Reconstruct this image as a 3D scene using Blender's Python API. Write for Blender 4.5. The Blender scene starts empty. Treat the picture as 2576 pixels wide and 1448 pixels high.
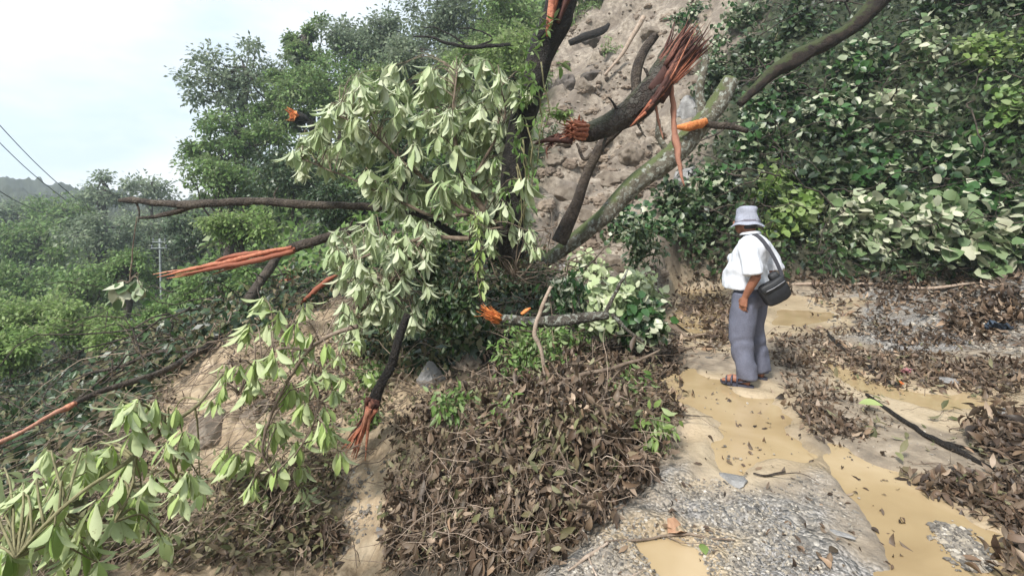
import bpy, math, random
import numpy as np
from math import radians, pi, sin, cos
random.seed(7)
RG = np.random.default_rng(7)
SC = bpy.context.scene
COL = SC.collection

# ------------------------------------------------------------------ camera
CAM_H, FPX, CX, HZ = 1.6, 1250.0, 1288.0, 525.0      # picture grid is 2576 x 1448
cam_d = bpy.data.cameras.new('camera')
cam = bpy.data.objects.new('camera', cam_d); COL.objects.link(cam)
cam.location = (0, 0, CAM_H); cam.rotation_euler = (pi/2, 0, 0)
cam_d.sensor_width = 36; cam_d.lens = 36*FPX/2576
cam_d.shift_y = -(724-HZ)/2576
cam_d.clip_start = 0.05; cam_d.clip_end = 3000
SC.camera = cam
def P(px, py, Y): return np.array([(px-CX)/FPX*Y, Y, CAM_H-(py-HZ)/FPX*Y])

# ------------------------------------------------------------------ world, sun, exposure
SC.view_settings.view_transform = 'Standard'; SC.view_settings.look = 'None'
SC.view_settings.gamma = 1; SC.view_settings.exposure = 0.9
W = bpy.data.worlds.new('World'); SC.world = W; W.use_nodes = True
nt = W.node_tree; nt.nodes.clear()
def N(t, typ, **kw):
    n = t.nodes.new(typ)
    for k, v in kw.items():
        if hasattr(n, k) and not k.startswith('in_'): setattr(n, k, v)
    return n
SUN_EL, SUN_ROT = radians(58), radians(200)
out = N(nt, 'ShaderNodeOutputWorld')
sky = N(nt, 'ShaderNodeTexSky', sky_type='NISHITA', sun_disc=False)
sky.sun_elevation = SUN_EL; sky.sun_rotation = SUN_ROT
b1 = N(nt, 'ShaderNodeBackground'); b1.inputs[1].default_value = 0.12
nt.links.new(sky.outputs[0], b1.inputs[0])
tc = N(nt, 'ShaderNodeTexCoord')
mp = N(nt, 'ShaderNodeMapping'); mp.inputs['Scale'].default_value = (1.0, 1.0, 2.6); mp.inputs['Location'].default_value = (.1, .3, .25)
nt.links.new(tc.outputs['Generated'], mp.inputs[0])
nz = N(nt, 'ShaderNodeTexNoise'); nz.inputs['Scale'].default_value = 2.3; nz.inputs['Detail'].default_value = 5; nz.inputs['Roughness'].default_value = .55
nt.links.new(mp.outputs[0], nz.inputs['Vector'])
rp = N(nt, 'ShaderNodeValToRGB'); e = rp.color_ramp.elements
e[0].position = .42; e[0].color = (.45, .53, .61, 1)
e[1].position = .58; e[1].color = (.63, .65, .665, 1)
nt.links.new(nz.outputs[0], rp.inputs[0])
b2 = N(nt, 'ShaderNodeBackground'); b2.inputs[1].default_value = 1.0
nt.links.new(rp.outputs[0], b2.inputs[0])
mx = N(nt, 'ShaderNodeMixShader'); mx.inputs[0].default_value = .9
nt.links.new(b1.outputs[0], mx.inputs[1]); nt.links.new(b2.outputs[0], mx.inputs[2]); nt.links.new(mx.outputs[0], out.inputs[0])
sd = bpy.data.lights.new('sun', 'SUN'); sd.energy = 3.6; sd.angle = radians(10); sd.color = (1, .96, .9)
so = bpy.data.objects.new('sun', sd); COL.objects.link(so)
so.rotation_euler = (pi/2-SUN_EL, 0, pi-SUN_ROT+pi*0)
# light arrives from behind the camera's left shoulder, high up
so.rotation_euler = (radians(32), radians(-30), 0)
SC.cycles.max_bounces = 6; SC.cycles.diffuse_bounces = 3; SC.cycles.glossy_bounces = 2
SC.cycles.transmission_bounces = 3; SC.cycles.transparent_max_bounces = 6; SC.cycles.volume_bounces = 1
SC.cycles.use_denoising = True

# ------------------------------------------------------------------ noise in numpy
_perm = RG.permutation(512)
def _h(ix, iy, iz): return _perm[(_perm[(_perm[ix & 511]+iy) & 511]+iz) & 511]/511.0*2-1
def vnoise(x, y, z):
    x = np.asarray(x, float); y = np.asarray(y, float); z = np.asarray(z, float)+np.zeros_like(x)
    ix, iy, iz = [np.floor(a).astype(int) for a in (x, y, z)]
    fx, fy, fz = x-ix, y-iy, z-iz
    fx, fy, fz = [f*f*f*(f*(f*6-15)+10) for f in (fx, fy, fz)]
    r = 0
    for a in (0, 1):
        for b in (0, 1):
            for c in (0, 1):
                r = r+_h(ix+a, iy+b, iz+c)*(fx if a else 1-fx)*(fy if b else 1-fy)*(fz if c else 1-fz)
    return r
def fbm(x, y, z=0, o=4, g=.5):
    r = 0; a = 1; f = 1
    for i in range(o):
        r = r+a*vnoise(np.asarray(x)*f+17*i, np.asarray(y)*f+5*i, np.asarray(z)*f+3*i); a *= g; f *= 2.03
    return r
def unit(v): v = np.asarray(v, float); return v/np.maximum(np.linalg.norm(v, axis=-1, keepdims=True), 1e-9)

# ------------------------------------------------------------------ mesh building
class MB:
    def __init__(s): s.v = []; s.f = []; s.r = []; s.n = 0; s.sm = []
    def add(s, v, f, r=None, smooth=True):
        v = np.asarray(v, float); f = np.asarray(f, int)
        s.v.append(v); s.f.append(f+s.n); s.n += len(v)
        if r is None: r = random.random()
        s.r.append(np.full(len(v), float(r)) if np.isscalar(r) else np.asarray(r, float))
        s.sm.append((len(f), smooth)); return s
    def mesh(s, name, off=(0, 0, 0)):
        me = bpy.data.meshes.new(name)
        v = np.concatenate(s.v)-np.asarray(off)
        tot = np.concatenate([np.full(len(f), f.shape[1]) for f in s.f])
        loops = np.concatenate([f.ravel() for f in s.f])
        me.vertices.add(len(v)); me.vertices.foreach_set('co', v.astype(np.float32).ravel())
        me.loops.add(len(loops)); me.loops.foreach_set('vertex_index', loops.astype(np.int32))
        me.polygons.add(len(tot)); st = np.concatenate([[0], np.cumsum(tot)[:-1]])
        me.polygons.foreach_set('loop_start', st.astype(np.int32)); me.polygons.foreach_set('loop_total', tot.astype(np.int32))
        me.polygons.foreach_set('use_smooth', np.concatenate([np.full(n, b) for n, b in s.sm]))
        me.update(calc_edges=True)
        a = me.attributes.new('rnd', 'FLOAT', 'POINT'); a.data.foreach_set('value', np.concatenate(s.r).astype(np.float32))
        return me
def props(o, label=None, cat=None, group=None, kind=None):
    if label: o['label'] = label
    if cat: o['category'] = cat
    if group: o['group'] = group
    if kind: o['kind'] = kind
    return o
def thing(name, label, cat, base, group=None):
    o = bpy.data.objects.new(name, None); COL.objects.link(o); o.location = tuple(base); o.empty_display_size = .2
    return props(o, label, cat, group)
def part(parent, name, mb, mat, label=None, off=None):
    base = np.array(parent.location) if off is None else np.asarray(off)
    o = bpy.data.objects.new(name, mb.mesh(name, base)); COL.objects.link(o); o.data.materials.append(mat)
    o.parent = parent
    if label: o['label'] = label
    return o
def solo(name, mb, mat, label=None, cat=None, base=(0, 0, 0), group=None, kind=None):
    o = bpy.data.objects.new(name, mb.mesh(name, base)); COL.objects.link(o); o.data.materials.append(mat); o.location = tuple(base)
    return props(o, label, cat, group, kind)

def spline(pts, rad, n):
    pts = np.asarray(pts, float); rad = np.asarray(rad, float)
    m = len(pts)
    if m == 2: 
        t = np.linspace(0, 1, n)[:, None]; return pts[0]*(1-t)+pts[1]*t, rad[0]*(1-t[:, 0])+rad[1]*t[:, 0]
    q = np.vstack([2*pts[0]-pts[1], pts, 2*pts[-1]-pts[-2]]); rr = np.concatenate([[rad[0]], rad, [rad[-1]]])
    T = np.linspace(0, m-1-1e-6, n); i = T.astype(int); t = (T-i)[:, None]
    p0, p1, p2, p3 = q[i], q[i+1], q[i+2], q[i+3]
    c = .5*((2*p1)+(-p0+p2)*t+(2*p0-5*p1+4*p2-p3)*t*t+(-p0+3*p1-3*p2+p3)*t**3)
    return c, rr[i+1]*(1-t[:, 0])+rr[i+2]*t[:, 0]
def tube(mb, pts, rad, n=None, sides=7, rough=.12, wob=0, r=None, caps=True, nf=3.):
    if n is None: n = max(4, 5*len(pts))
    c, rr = spline(pts, rad, n)
    L = np.linalg.norm(c[-1]-c[0])
    if wob:
        s = random.random()*99; k = np.linspace(0, 1, n)
        env = np.minimum(1, np.minimum(k, 1-k)*6)
        for a in range(3): c[:, a] += wob*L*env*fbm(k*4+s, k*0+a*7, s, 3)
    tg = unit(np.gradient(c, axis=0))
    ref = np.array([0, 0, 1.]) if abs(tg[:, 2].mean()) < .8 else np.array([1., 0, 0])
    u = unit(np.cross(tg, ref)); w = np.cross(tg, u)
    A = np.linspace(0, 2*pi, sides, endpoint=False)
    ca, sa = np.cos(A), np.sin(A)
    R = rr[:, None]*np.ones((1, sides))
    if rough:
        s = random.random()*50
        kk = np.cumsum(np.r_[0, np.linalg.norm(np.diff(c, axis=0), axis=1)])
        sc = 1/max(rr.max()*3, 1e-3)
        R = R*(1+rough*fbm(kk[:, None]*sc+s, ca[None]*1.3+s, sa[None]*1.3, 3))
    v = c[:, None]+R[..., None]*(u[:, None]*ca[None, :, None]+w[:, None]*sa[None, :, None])
    v = v.reshape(-1, 3)
    i = np.arange(n-1)[:, None]*sides; j = np.arange(sides)[None]; j2 = (j+1) % sides
    f = np.stack([i+j, i+j2, i+sides+j2, i+sides+j], -1).reshape(-1, 4)
    rv = random.random() if r is None else r
    if caps:
        v = np.vstack([v, c[0], c[-1]]); k0 = n*sides
        ft = [(k0, b, a) for a, b in zip(range(sides), np.roll(range(sides), -1))]
        o_ = (n-1)*sides
        ft += [(k0+1, o_+a, o_+b) for a, b in zip(range(sides), np.roll(range(sides), -1))]
        mb.add(v, f, rv); mb.f.append(np.array(ft)+mb.n-len(v)); mb.sm.append((len(ft), False))
    else: mb.add(v, f, rv)
    return c, rr

# ------------------------------------------------------------------ leaves
def leaf_tmpl(W=.35, nseg=5, fold=.18, droop=.6, kind='lance', wavy=.0, curl=0.):
    t = np.linspace(0, 1, nseg+1)
    if kind == 'lance': w = np.sin(pi*np.clip(t, 0, 1)**1.35)**.8
    elif kind == 'heart': w = np.sqrt(np.clip(1-(2*(t**.8)-1)**2, 0, 1))*(1.12-.35*t)
    else: w = np.sin(pi*t**.9)
    w = np.maximum(w, .03)*W*.5
    if kind != 'heart': w[0] = .02
    a = -droop*t; ds = 1/nseg
    y = np.concatenate([[0], np.cumsum(np.cos((a[1:]+a[:-1])/2)*ds)]); z = np.concatenate([[0], np.cumsum(np.sin((a[1:]+a[:-1])/2)*ds)])
    V = []
    for k in range(nseg+1):
        wv = wavy*W*sin(k*2.4)
        cu = curl*w[k]
        V += [(-w[k]*(1-abs(curl)*.45), y[k], z[k]+fold*w[k]*2+wv+cu), (0, y[k], z[k]), (w[k]*(1-abs(curl)*.45), y[k], z[k]+fold*w[k]*2-wv+cu)]
    F = []
    for k in range(nseg):
        b = 3*k; F += [(b, b+1, b+4, b+3), (b+1, b+2, b+5, b+4)]
    return np.array(V), np.array(F)
def tset(n, **kw):
    o = []
    for i in range(n):
        k = {a: (random.uniform(*b) if isinstance(b, tuple) else b) for a, b in kw.items()}
        o.append(leaf_tmpl(**k))
    return o
T_BIG = tset(10, W=(.25, .37), nseg=6, fold=(.1, .3), droop=(.3, 1.1), wavy=(-.06, .06))
T_MID = tset(6, W=(.34, .44), nseg=3, fold=(.1, .3), droop=(.1, .9), kind='oval')
T_HEART = tset(7, W=(.72, .95), nseg=4, fold=(.03, .16), droop=(.1, .8), kind='heart', wavy=(-.05, .05))
T_DEAD = tset(9, W=(.34, .5), nseg=5, fold=(.2, .5), droop=(-.9, 1.9), kind='oval', wavy=(-.12, .12), curl=(-.6, 1.0))
T_CLUMP = tset(5, W=(.45, .75), nseg=2, fold=(.0, .3), droop=(-.2, .9), kind='oval')
def put_leaves(mb, pos, d, nrm, size, T, rnd=None):
    pos = np.atleast_2d(pos); n = len(pos)
    if n == 0: return
    d = unit(np.broadcast_to(d, pos.shape)+0.); nrm = np.broadcast_to(nrm, pos.shape)
    x = unit(np.cross(d, nrm)+1e-6); z = np.cross(x, d)
    size = np.broadcast_to(size, (n,)); rnd = RG.random(n) if rnd is None else np.broadcast_to(rnd, (n,))
    which = RG.integers(0, len(T), n)
    for k, (tv, tf) in enumerate(T):
        s = which == k; m = s.sum()
        if not m: continue
        v = (tv[None, :, 0:1]*x[s][:, None]+tv[None, :, 1:2]*d[s][:, None]+tv[None, :, 2:3]*z[s][:, None])*size[s][:, None, None]+pos[s][:, None]
        f = (tf[None]+(np.arange(m)*len(tv))[:, None, None]).reshape(-1, tf.shape[1])
        mb.add(v.reshape(-1, 3), f, np.repeat(rnd[s], len(tv)))
def rdir(n):
    v = RG.normal(size=(n, 3)); return unit(v)
def whorl(mb, c, axis, L, k=7, T=T_BIG, droop=.8, flip=.3, spread=1.):
    axis = unit(axis); ref = np.array([0.3, .2, 1.]) if abs(axis[2]) < .9 else np.array([1., 0, 0])
    u = unit(np.cross(axis, ref)); w = np.cross(axis, u)
    a = np.linspace(0, 2*pi, k, endpoint=False)+RG.uniform(-.3, .3, k)+random.random()*6
    rad = np.cos(a)[:, None]*u+np.sin(a)[:, None]*w
    d = unit(rad*spread*RG.uniform(.45, 1.1, (k, 1))+axis*.35+np.array([0, 0, -droop])*RG.uniform(.6, 1.5, (k, 1))+RG.normal(0, .12, (k, 3)))
    n_ = rad*.55+np.array([0, 0, .8])+RG.normal(0, .2, (k, 3))
    fl = RG.random(k) < flip
    n_[fl] *= -1
    base = c+rad*L*.05+RG.normal(0, L*.06, (k, 3))
    put_leaves(mb, base, d, n_, L*RG.uniform(.7, 1.12, k), T, np.clip(random.random()*.5+RG.random(k)*.5, 0, 1))

# ------------------------------------------------------------------ materials
def newmat(name):
    m = bpy.data.materials.new(name); m.use_nodes = True; t = m.node_tree; t.nodes.clear()
    o = N(t, 'ShaderNodeOutputMaterial'); b = N(t, 'ShaderNodeBsdfPrincipled'); t.links.new(b.outputs[0], o.inputs[0])
    return m, t, b, o
def ramp(t, src, cols, interp='LINEAR'):
    r = N(t, 'ShaderNodeValToRGB'); cr = r.color_ramp; cr.interpolation = interp
    while len(cr.elements) < len(cols): cr.elements.new(.5)
    for e, (p, c) in zip(cr.elements, cols): e.position = p; e.color = (*c, 1)
    t.links.new(src, r.inputs[0]); return r.outputs[0]
def noise(t, sc, detail=4, rough=.55, vec=None, out=0, dist=0):
    n = N(t, 'ShaderNodeTexNoise'); n.inputs['Scale'].default_value = sc; n.inputs['Detail'].default_value = detail; n.inputs['Roughness'].default_value = rough; n.inputs['Distortion'].default_value = dist
    if vec is not None: t.links.new(vec, n.inputs['Vector'])
    return n.outputs[out]
def mixc(t, f, a, b, mode='MIX'):
    n = N(t, 'ShaderNodeMix'); n.data_type = 'RGBA'; n.blend_type = mode
    for s, v in ((n.inputs[0], f), (n.inputs[6], a), (n.inputs[7], b)):
        if isinstance(v, (int, float)): s.default_value = v
        elif isinstance(v, tuple): s.default_value = (*v, 1)
        else: t.links.new(v, s)
    return n.outputs[2]
def mth(t, op, a, b=None):
    n = N(t, 'ShaderNodeMath'); n.operation = op
    for s, v in zip(n.inputs, (a, b)):
        if v is None: continue
        if isinstance(v, (int, float)): s.default_value = v
        else: t.links.new(v, s)
    return n.outputs[0]
def attr(t, nm): n = N(t, 'ShaderNodeAttribute'); n.attribute_name = nm; return n.outputs['Fac']
def bump(t, b, h, s=.3, d=.02):
    n = N(t, 'ShaderNodeBump'); n.inputs['Strength'].default_value = s; n.inputs['Distance'].default_value = d
    t.links.new(h, n.inputs['Height']); t.links.new(n.outputs[0], b.inputs['Normal']); return n
def objco(t): return N(t, 'ShaderNodeTexCoord').outputs['Object']
def leafmat(name, top, under, rough=.5, trans=.25, spec=.35, clump=0):
    m, t, b, o = newmat(name)
    r = attr(t, 'rnd')
    n = len(top)
    ct = ramp(t, r, [(i/(n-1), c) for i, c in enumerate(top)])
    n = len(under)
    cu = ramp(t, r, [(i/(n-1), c) for i, c in enumerate(under)])
    g = N(t, 'ShaderNodeNewGeometry')
    c = mixc(t, g.outputs['Backfacing'], ct, cu)
    # veins, blotches
    bl = noise(t, 14, 3, .6, objco(t))
    c = mixc(t, mth(t, 'MULTIPLY', bl, .55), c, mixc(t, 1., c, (.72, .68, .45), 'MULTIPLY'))
    sp = ramp(t, noise(t, 55, 3, .6, objco(t)), [(.66, (0, 0, 0)), (.72, (1, 1, 1))])
    c = mixc(t, mth(t, 'MULTIPLY', sp, .6), c, (.16, .11, .06))
    t.links.new(c, b.inputs['Base Color']); b.inputs['Roughness'].default_value = rough
    b.inputs['Specular IOR Level'].default_value = spec
    tr = N(t, 'ShaderNodeBsdfTranslucent'); t.links.new(c, tr.inputs[0])
    ms = N(t, 'ShaderNodeMixShader'); ms.inputs[0].default_value = trans
    t.links.new(b.outputs[0], ms.inputs[1]); t.links.new(tr.outputs[0], ms.inputs[2]); t.links.new(ms.outputs[0], o.inputs[0])
    return m
M = {}
M['pale'] = leafmat('pale_leaf', [(.28, .38, .18), (.42, .52, .29), (.56, .64, .40), (.14, .24, .10)], [(.46, .54, .36), (.58, .64, .46), (.66, .68, .52)], .55, .25, .3)
M['fresh'] = leafmat('fresh_leaf', [(.20, .32, .07), (.36, .49, .16), (.52, .62, .28), (.12, .22, .05)], [(.38, .48, .22), (.54, .62, .36), (.62, .66, .42)], .58, .28, .3)
M['heart'] = leafmat('heart_leaf', [(.013, .038, .012), (.028, .078, .023), (.05, .13, .033), (.018, .048, .018), (.10, .21, .05)], [(.14, .2, .11), (.24, .31, .18), (.52, .54, .42), (.2, .26, .15), (.36, .40, .28)], .38, .12, .5)
M['cream'] = leafmat('cream_leaf', [(.05, .12, .04), (.16, .24, .11), (.40, .45, .31)], [(.36, .42, .28), (.54, .56, .43), (.64, .62, .49)], .5, .2, .35)
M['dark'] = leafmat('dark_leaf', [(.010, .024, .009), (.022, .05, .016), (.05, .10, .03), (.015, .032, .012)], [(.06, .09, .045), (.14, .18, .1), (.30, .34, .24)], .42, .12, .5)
M['mid'] = leafmat('mid_leaf', [(.06, .13, .03), (.12, .22, .055), (.2, .32, .09), (.09, .16, .06)], [(.16, .24, .1), (.26, .34, .16), (.36, .42, .24)], .5, .3, .4)
M['bright'] = leafmat('bright_leaf', [(.11, .20, .045), (.18, .30, .07), (.27, .38, .12), (.14, .22, .06)], [(.24, .32, .14), (.34, .42, .21), (.4, .46, .26)], .5, .35, .4)
M['grey'] = leafmat('grey_leaf', [(.10, .15, .085), (.16, .22, .13), (.25, .31, .19), (.13, .18, .11)], [(.2, .26, .19), (.32, .38, .28), (.38, .42, .34)], .5, .3, .4)
M['dead'] = leafmat('dead_leaf', [(.025, .018, .014), (.07, .045, .032), (.05, .036, .028), (.15, .10, .07), (.09, .06, .045), (.22, .145, .10), (.065, .05, .035), (.38, .26, .18)], [(.06, .045, .035), (.14, .10, .075), (.08, .06, .046), (.26, .19, .14), (.13, .095, .07), (.50, .38, .29)], .5, .1, .35)
M['wither'] = leafmat('withering_leaf', [(.075, .08, .035), (.14, .15, .07), (.14, .10, .065), (.23, .24, .12)], [(.16, .15, .09), (.27, .26, .16), (.23, .18, .12)], .6, .15, .3)

def barkmat(name, cols, sc=6, lichen=None, moss=None, rough=.85, bstr=.7, stretch=(3, 3, 3)):
    m, t, b, o = newmat(name)
    co = objco(t)
    n1 = noise(t, sc, 6, .65, co, dist=.4)
    c = ramp(t, n1, [(.3, cols[0]), (.5, cols[1]), (.72, cols[2])])
    if lichen:
        n2 = noise(t, sc*1.9, 3, .6, co); k = ramp(t, n2, [(.52, (0, 0, 0)), (.60, (1, 1, 1))]); c = mixc(t, k, c, lichen)
    if moss:
        g = N(t, 'ShaderNodeNewGeometry'); s = N(t, 'ShaderNodeSeparateXYZ'); t.links.new(g.outputs['Normal'], s.inputs[0])
        n3 = noise(t, sc*.8, 4, .6, co)
        k = mth(t, 'ADD', mth(t, 'MULTIPLY', s.outputs[2], .5), n3)
        k = ramp(t, k, [(.62, (0, 0, 0)), (.8, (1, 1, 1))]); c = mixc(t, k, c, moss)
    t.links.new(c, b.inputs['Base Color']); b.inputs['Roughness'].default_value = rough
    n4 = noise(t, sc*5, 5, .7, co); wv = N(t, 'ShaderNodeTexVoronoi'); wv.feature = 'DISTANCE_TO_EDGE'; wv.inputs['Scale'].default_value = sc*3.2; t.links.new(co, wv.inputs['Vector'])
    crack = ramp(t, wv.outputs['Distance'], [(0, (0, 0, 0)), (.12, (1, 1, 1))])
    bump(t, b, mth(t, 'ADD', mth(t, 'ADD', n4, n1), mth(t, 'MULTIPLY', crack, .45)), bstr, .05)
    return m
M['bark'] = barkmat('brown_bark', [(.02, .015, .012), (.065, .048, .036), (.16, .13, .10)])
M['bark_dark'] = barkmat('wet_dark_bark', [(.008, .006, .005), (.02, .015, .012), (.065, .048, .038)], 9, rough=.7, bstr=1.)
M['bark_log'] = barkmat('log_bark', [(.022, .017, .014), (.06, .045, .037), (.15, .12, .10)], 5, moss=(.075, .075, .045), lichen=(.11, .10, .085), bstr=1.)
M['bark_old'] = barkmat('old_log_bark', [(.03, .024, .018), (.09, .075, .058), (.2, .18, .15)], 9, lichen=(.33, .34, .29))
M['bark_lichen'] = barkmat('lichen_bark', [(.06, .05, .035), (.17, .15, .11), (.30, .28, .22)], 9, lichen=(.42, .44, .38), moss=(.13, .16, .06))
M['bark_moss'] = barkmat('moss_bark', [(.018, .012, .01), (.045, .03, .022), (.09, .06, .042)], 9, moss=(.085, .105, .035), bstr=1.)
M['twig'] = barkmat('twig_bark', [(.08, .055, .04), (.17, .125, .09), (.32, .25, .19)], 12, bstr=.3)
M['twig_pale'] = barkmat('pale_twig_bark', [(.25, .19, .14), (.38, .29, .22), (.5, .41, .33)], 12, bstr=.3)
M['stem'] = barkmat('green_stem', [(.1, .09, .04), (.2, .18, .09), (.3, .28, .15)], 12, bstr=.2)
def woodmat(name, cols):
    m, t, b, o = newmat(name)
    r = attr(t, 'rnd'); co = objco(t)
    c = ramp(t, r, [(0, cols[0]), (.5, cols[1]), (1, cols[2])])
    n1 = noise(t, 25, 5, .7, co, dist=1.)
    c = mixc(t, ramp(t, n1, [(.35, (1, 1, 1)), (.62, (0, 0, 0))]), c, cols[0])
    t.links.new(c, b.inputs['Base Color']); b.inputs['Roughness'].default_value = .75
    bump(t, b, n1, .6, .015); return m
M['orange'] = woodmat('orange_torn_wood', [(.26, .08, .042), (.56, .20, .11), (.72, .36, .23)])
M['hot'] = woodmat('bright_orange_wood', [(.45, .11, .025), (.72, .21, .045), (.82, .34, .11)])
M['red'] = woodmat('red_splintered_wood', [(.05, .016, .011), (.115, .036, .024), (.27, .105, .065)])
M['pinkwood'] = woodmat('pink_peeled_wood', [(.4, .18, .12), (.58, .32, .22), (.66, .44, .33)])
def plain(name, col, rough=.6, col2=None, sc=20, bs=.2, bd=.005, spec=.5, metal=0):
    m, t, b, o = newmat(name)
    n1 = noise(t, sc, 5, .6, objco(t))
    col2 = col2 or tuple(c*.75 for c in col)
    t.links.new(ramp(t, n1, [(.35, col2), (.65, col)]), b.inputs['Base Color']); b.inputs['Roughness'].default_value = rough
    b.inputs['Specular IOR Level'].default_value = spec; b.inputs['Metallic'].default_value = metal
    if bs: bump(t, b, n1, bs, bd)
    return m
def rockmat(name, cols, sc=3.):
    m, t, b, o = newmat(name); co = objco(t)
    n1 = noise(t, sc, 8, .65, co, dist=.3); n2 = noise(t, sc*6, 6, .7, co)
    c = ramp(t, n1, [(.3, cols[0]), (.5, cols[1]), (.7, cols[2])])
    c = mixc(t, mth(t, 'MULTIPLY', n2, .5), c, cols[0])
    t.links.new(c, b.inputs['Base Color']); b.inputs['Roughness'].default_value = .9
    bump(t, b, mth(t, 'ADD', n1, mth(t, 'MULTIPLY', n2, .4)), .8, .06); return m
M['rock'] = rockmat('brown_rock', [(.09, .07, .052), (.21, .17, .13), (.34, .29, .23)])
M['rock_grey'] = rockmat('grey_rock', [(.16, .155, .15), (.32, .31, .3), (.5, .49, .47)], 5)
M['rock_dark'] = rockmat('dark_rock', [(.05, .045, .04), (.12, .10, .085), (.2, .17, .15)])

# ------------------------------------------------------------------ terrain
def sdist(poly, x, y):
    """signed distance to a polygon, positive inside"""
    poly = np.asarray(poly, float); x = np.asarray(x, float); y = np.asarray(y, float)
    d = np.full(x.shape, 1e9); ins = np.zeros(x.shape, bool)
    for (x0, y0), (x1, y1) in zip(poly, np.roll(poly, -1, 0)):
        ex, ey = x1-x0, y1-y0
        t = np.clip(((x-x0)*ex+(y-y0)*ey)/(ex*ex+ey*ey+1e-12), 0, 1)
        d = np.minimum(d, (x-x0-t*ex)**2+(y-y0-t*ey)**2)
        if y0 != y1: ins ^= ((y0 > y) != (y1 > y)) & (x < (x1-x0)*(y-y0)/(y1-y0)+x0)
    return np.where(ins, 1, -1)*np.sqrt(d)
def flat(pts): return [(float((px-CX)/(py-HZ)*CAM_H), float(CAM_H*FPX/(py-HZ))) for px, py in pts]
def sstep(a, b, x): t = np.clip((x-a)/(b-a), 0, 1); return t*t*(3-2*t)
CP = [ # px, py, distance : places read off the photograph
 (1000,1100,4.4),(850,1400,3.7),(1150,1445,2.9),(1250,1250,3.1),(1200,1100,3.7),(1400,1000,3.9),(1420,900,4.6),(1300,950,4.9),(1000,1440,3.3),(1330,1400,2.6),
 (1560,1050,3.55),(1500,1200,2.95),(1600,900,4.9),(1550,800,6.4),(1450,720,8),(1500,685,10),
 (560,870,6.6),(500,980,5.6),(300,1100,5.0),(100,1300,4.2),(500,1440,3.3),(250,1440,3.2),(600,1250,4.0),(50,1000,8.5),(50,850,12.5),(250,900,10),(400,800,11),
 (700,800,7.4),(800,1000,5.2),(1000,760,7.4),(1150,850,6.2),(1200,640,8.6),(1000,600,10.5),(800,650,10.5),(600,700,11.5),(1400,560,10.5),(1500,400,13.5),(1450,200,18),(1600,0,24),(1650,-200,30),
 (1650,500,10.8),(1650,620,9.6),(1700,250,14),(1750,50,17),(1300,300,17),(1200,400,16),(1100,500,15),(900,520,17),(1300,100,25),(1300,-100,32),
 (1000,250,29),(700,420,30),(850,330,29),(550,560,26),(650,620,17),(450,690,16),
 (1800,670,9.8),(2000,650,9.6),(1850,500,10.3),(2000,400,10.5),(2000,200,12),(2000,0,14.2),(2000,-250,19),(2200,650,9.6),(2400,660,9.4),(2550,600,8.6),(2550,400,9),(2550,200,10),(2550,0,11.5),(2550,-250,14),(2300,500,9.3),(2300,250,10.5),(2300,0,13),
 (500,530,50),(500,530,100),(720,410,45),(720,430,80),(1000,260,45),(1000,280,80),(1300,50,50),(300,550,70),(400,530,120),(100,545,80),(60,480,250),(-200,440,220),
 (3200,600,8.2),(3200,200,9),(3200,-200,13),(4500,300,7),(4500,-200,9),
]
XYZ = [(P(*c)) for c in CP]
XYZ += [np.array(p, float) for p in [
 (-9,14,-4.0),(-14,22,-7.5),(-24,30,-8.5),(-10,30,-5.5),(-30,18,-7),(-45,45,-7),(-20,50,-4.5),(-70,60,-3),(-50,85,-1),(-100,90,2),(-120,40,0),(-60,110,1),
 (-3,2.2,-1.9),(-4.5,4,-2.3),(-9,6,-3.6),(-3,-2,-2.2),(-8,-4,-4),(-20,5,-7),(-1.6,1.6,-1.25),(-1.4,-1,-1.2),(-20,-20,-6),(-60,-10,-5),
 (12,-5,3),(20,0,10),(20,12,15),(14,20,15),(8,35,25),(0,60,33),(20,-20,8),(40,30,35),(-5,75,16),(3,-20,0),(1,-6,0),(30,80,50),(0,150,36),(-60,200,-4),(-110,200,2),(-190,200,16),(-250,150,16),(100,150,90),(-300,0,5),(-200,-150,20),(150,-100,60),
 (-5,45,9.5),(2,50,24)]]
XYZ = np.array(XYZ)
def feat(x, y): 
    r = np.hypot(x, y); th = np.arctan2(x, y)
    return np.stack([np.log(np.maximum(r, .5)), sin_(th)*1.7, cos_(th)*1.7], -1)
sin_, cos_ = np.sin, np.cos
def _k(d): return d
_F = feat(XYZ[:, 0], XYZ[:, 1]); _v = XYZ[:, 2]/np.hypot(XYZ[:, 0], XYZ[:, 1])
_D = np.linalg.norm(_F[:, None]-_F[None], axis=-1)
_n = len(_F); _A = np.zeros((_n+1, _n+1)); _A[:_n, :_n] = _k(_D)-np.eye(_n)*.01; _A[:_n, _n] = 1; _A[_n, :_n] = 1
_w = np.linalg.solve(_A, np.r_[_v, 0])
ROAD = [(-.55, -12), (-.55, 1.0), (-.42, 1.6), (.0, 2.1), (.42, 2.6), (.86, 3.05), (1.15, 3.7), (1.63, 4.7), (2.0, 6), (2.3, 7.3), (2.9, 9.4), (3.6, 9.9), (5, 9.3), (7, 8.7), (9.5, 7.6), (11, 5), (11, -12)]
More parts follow.
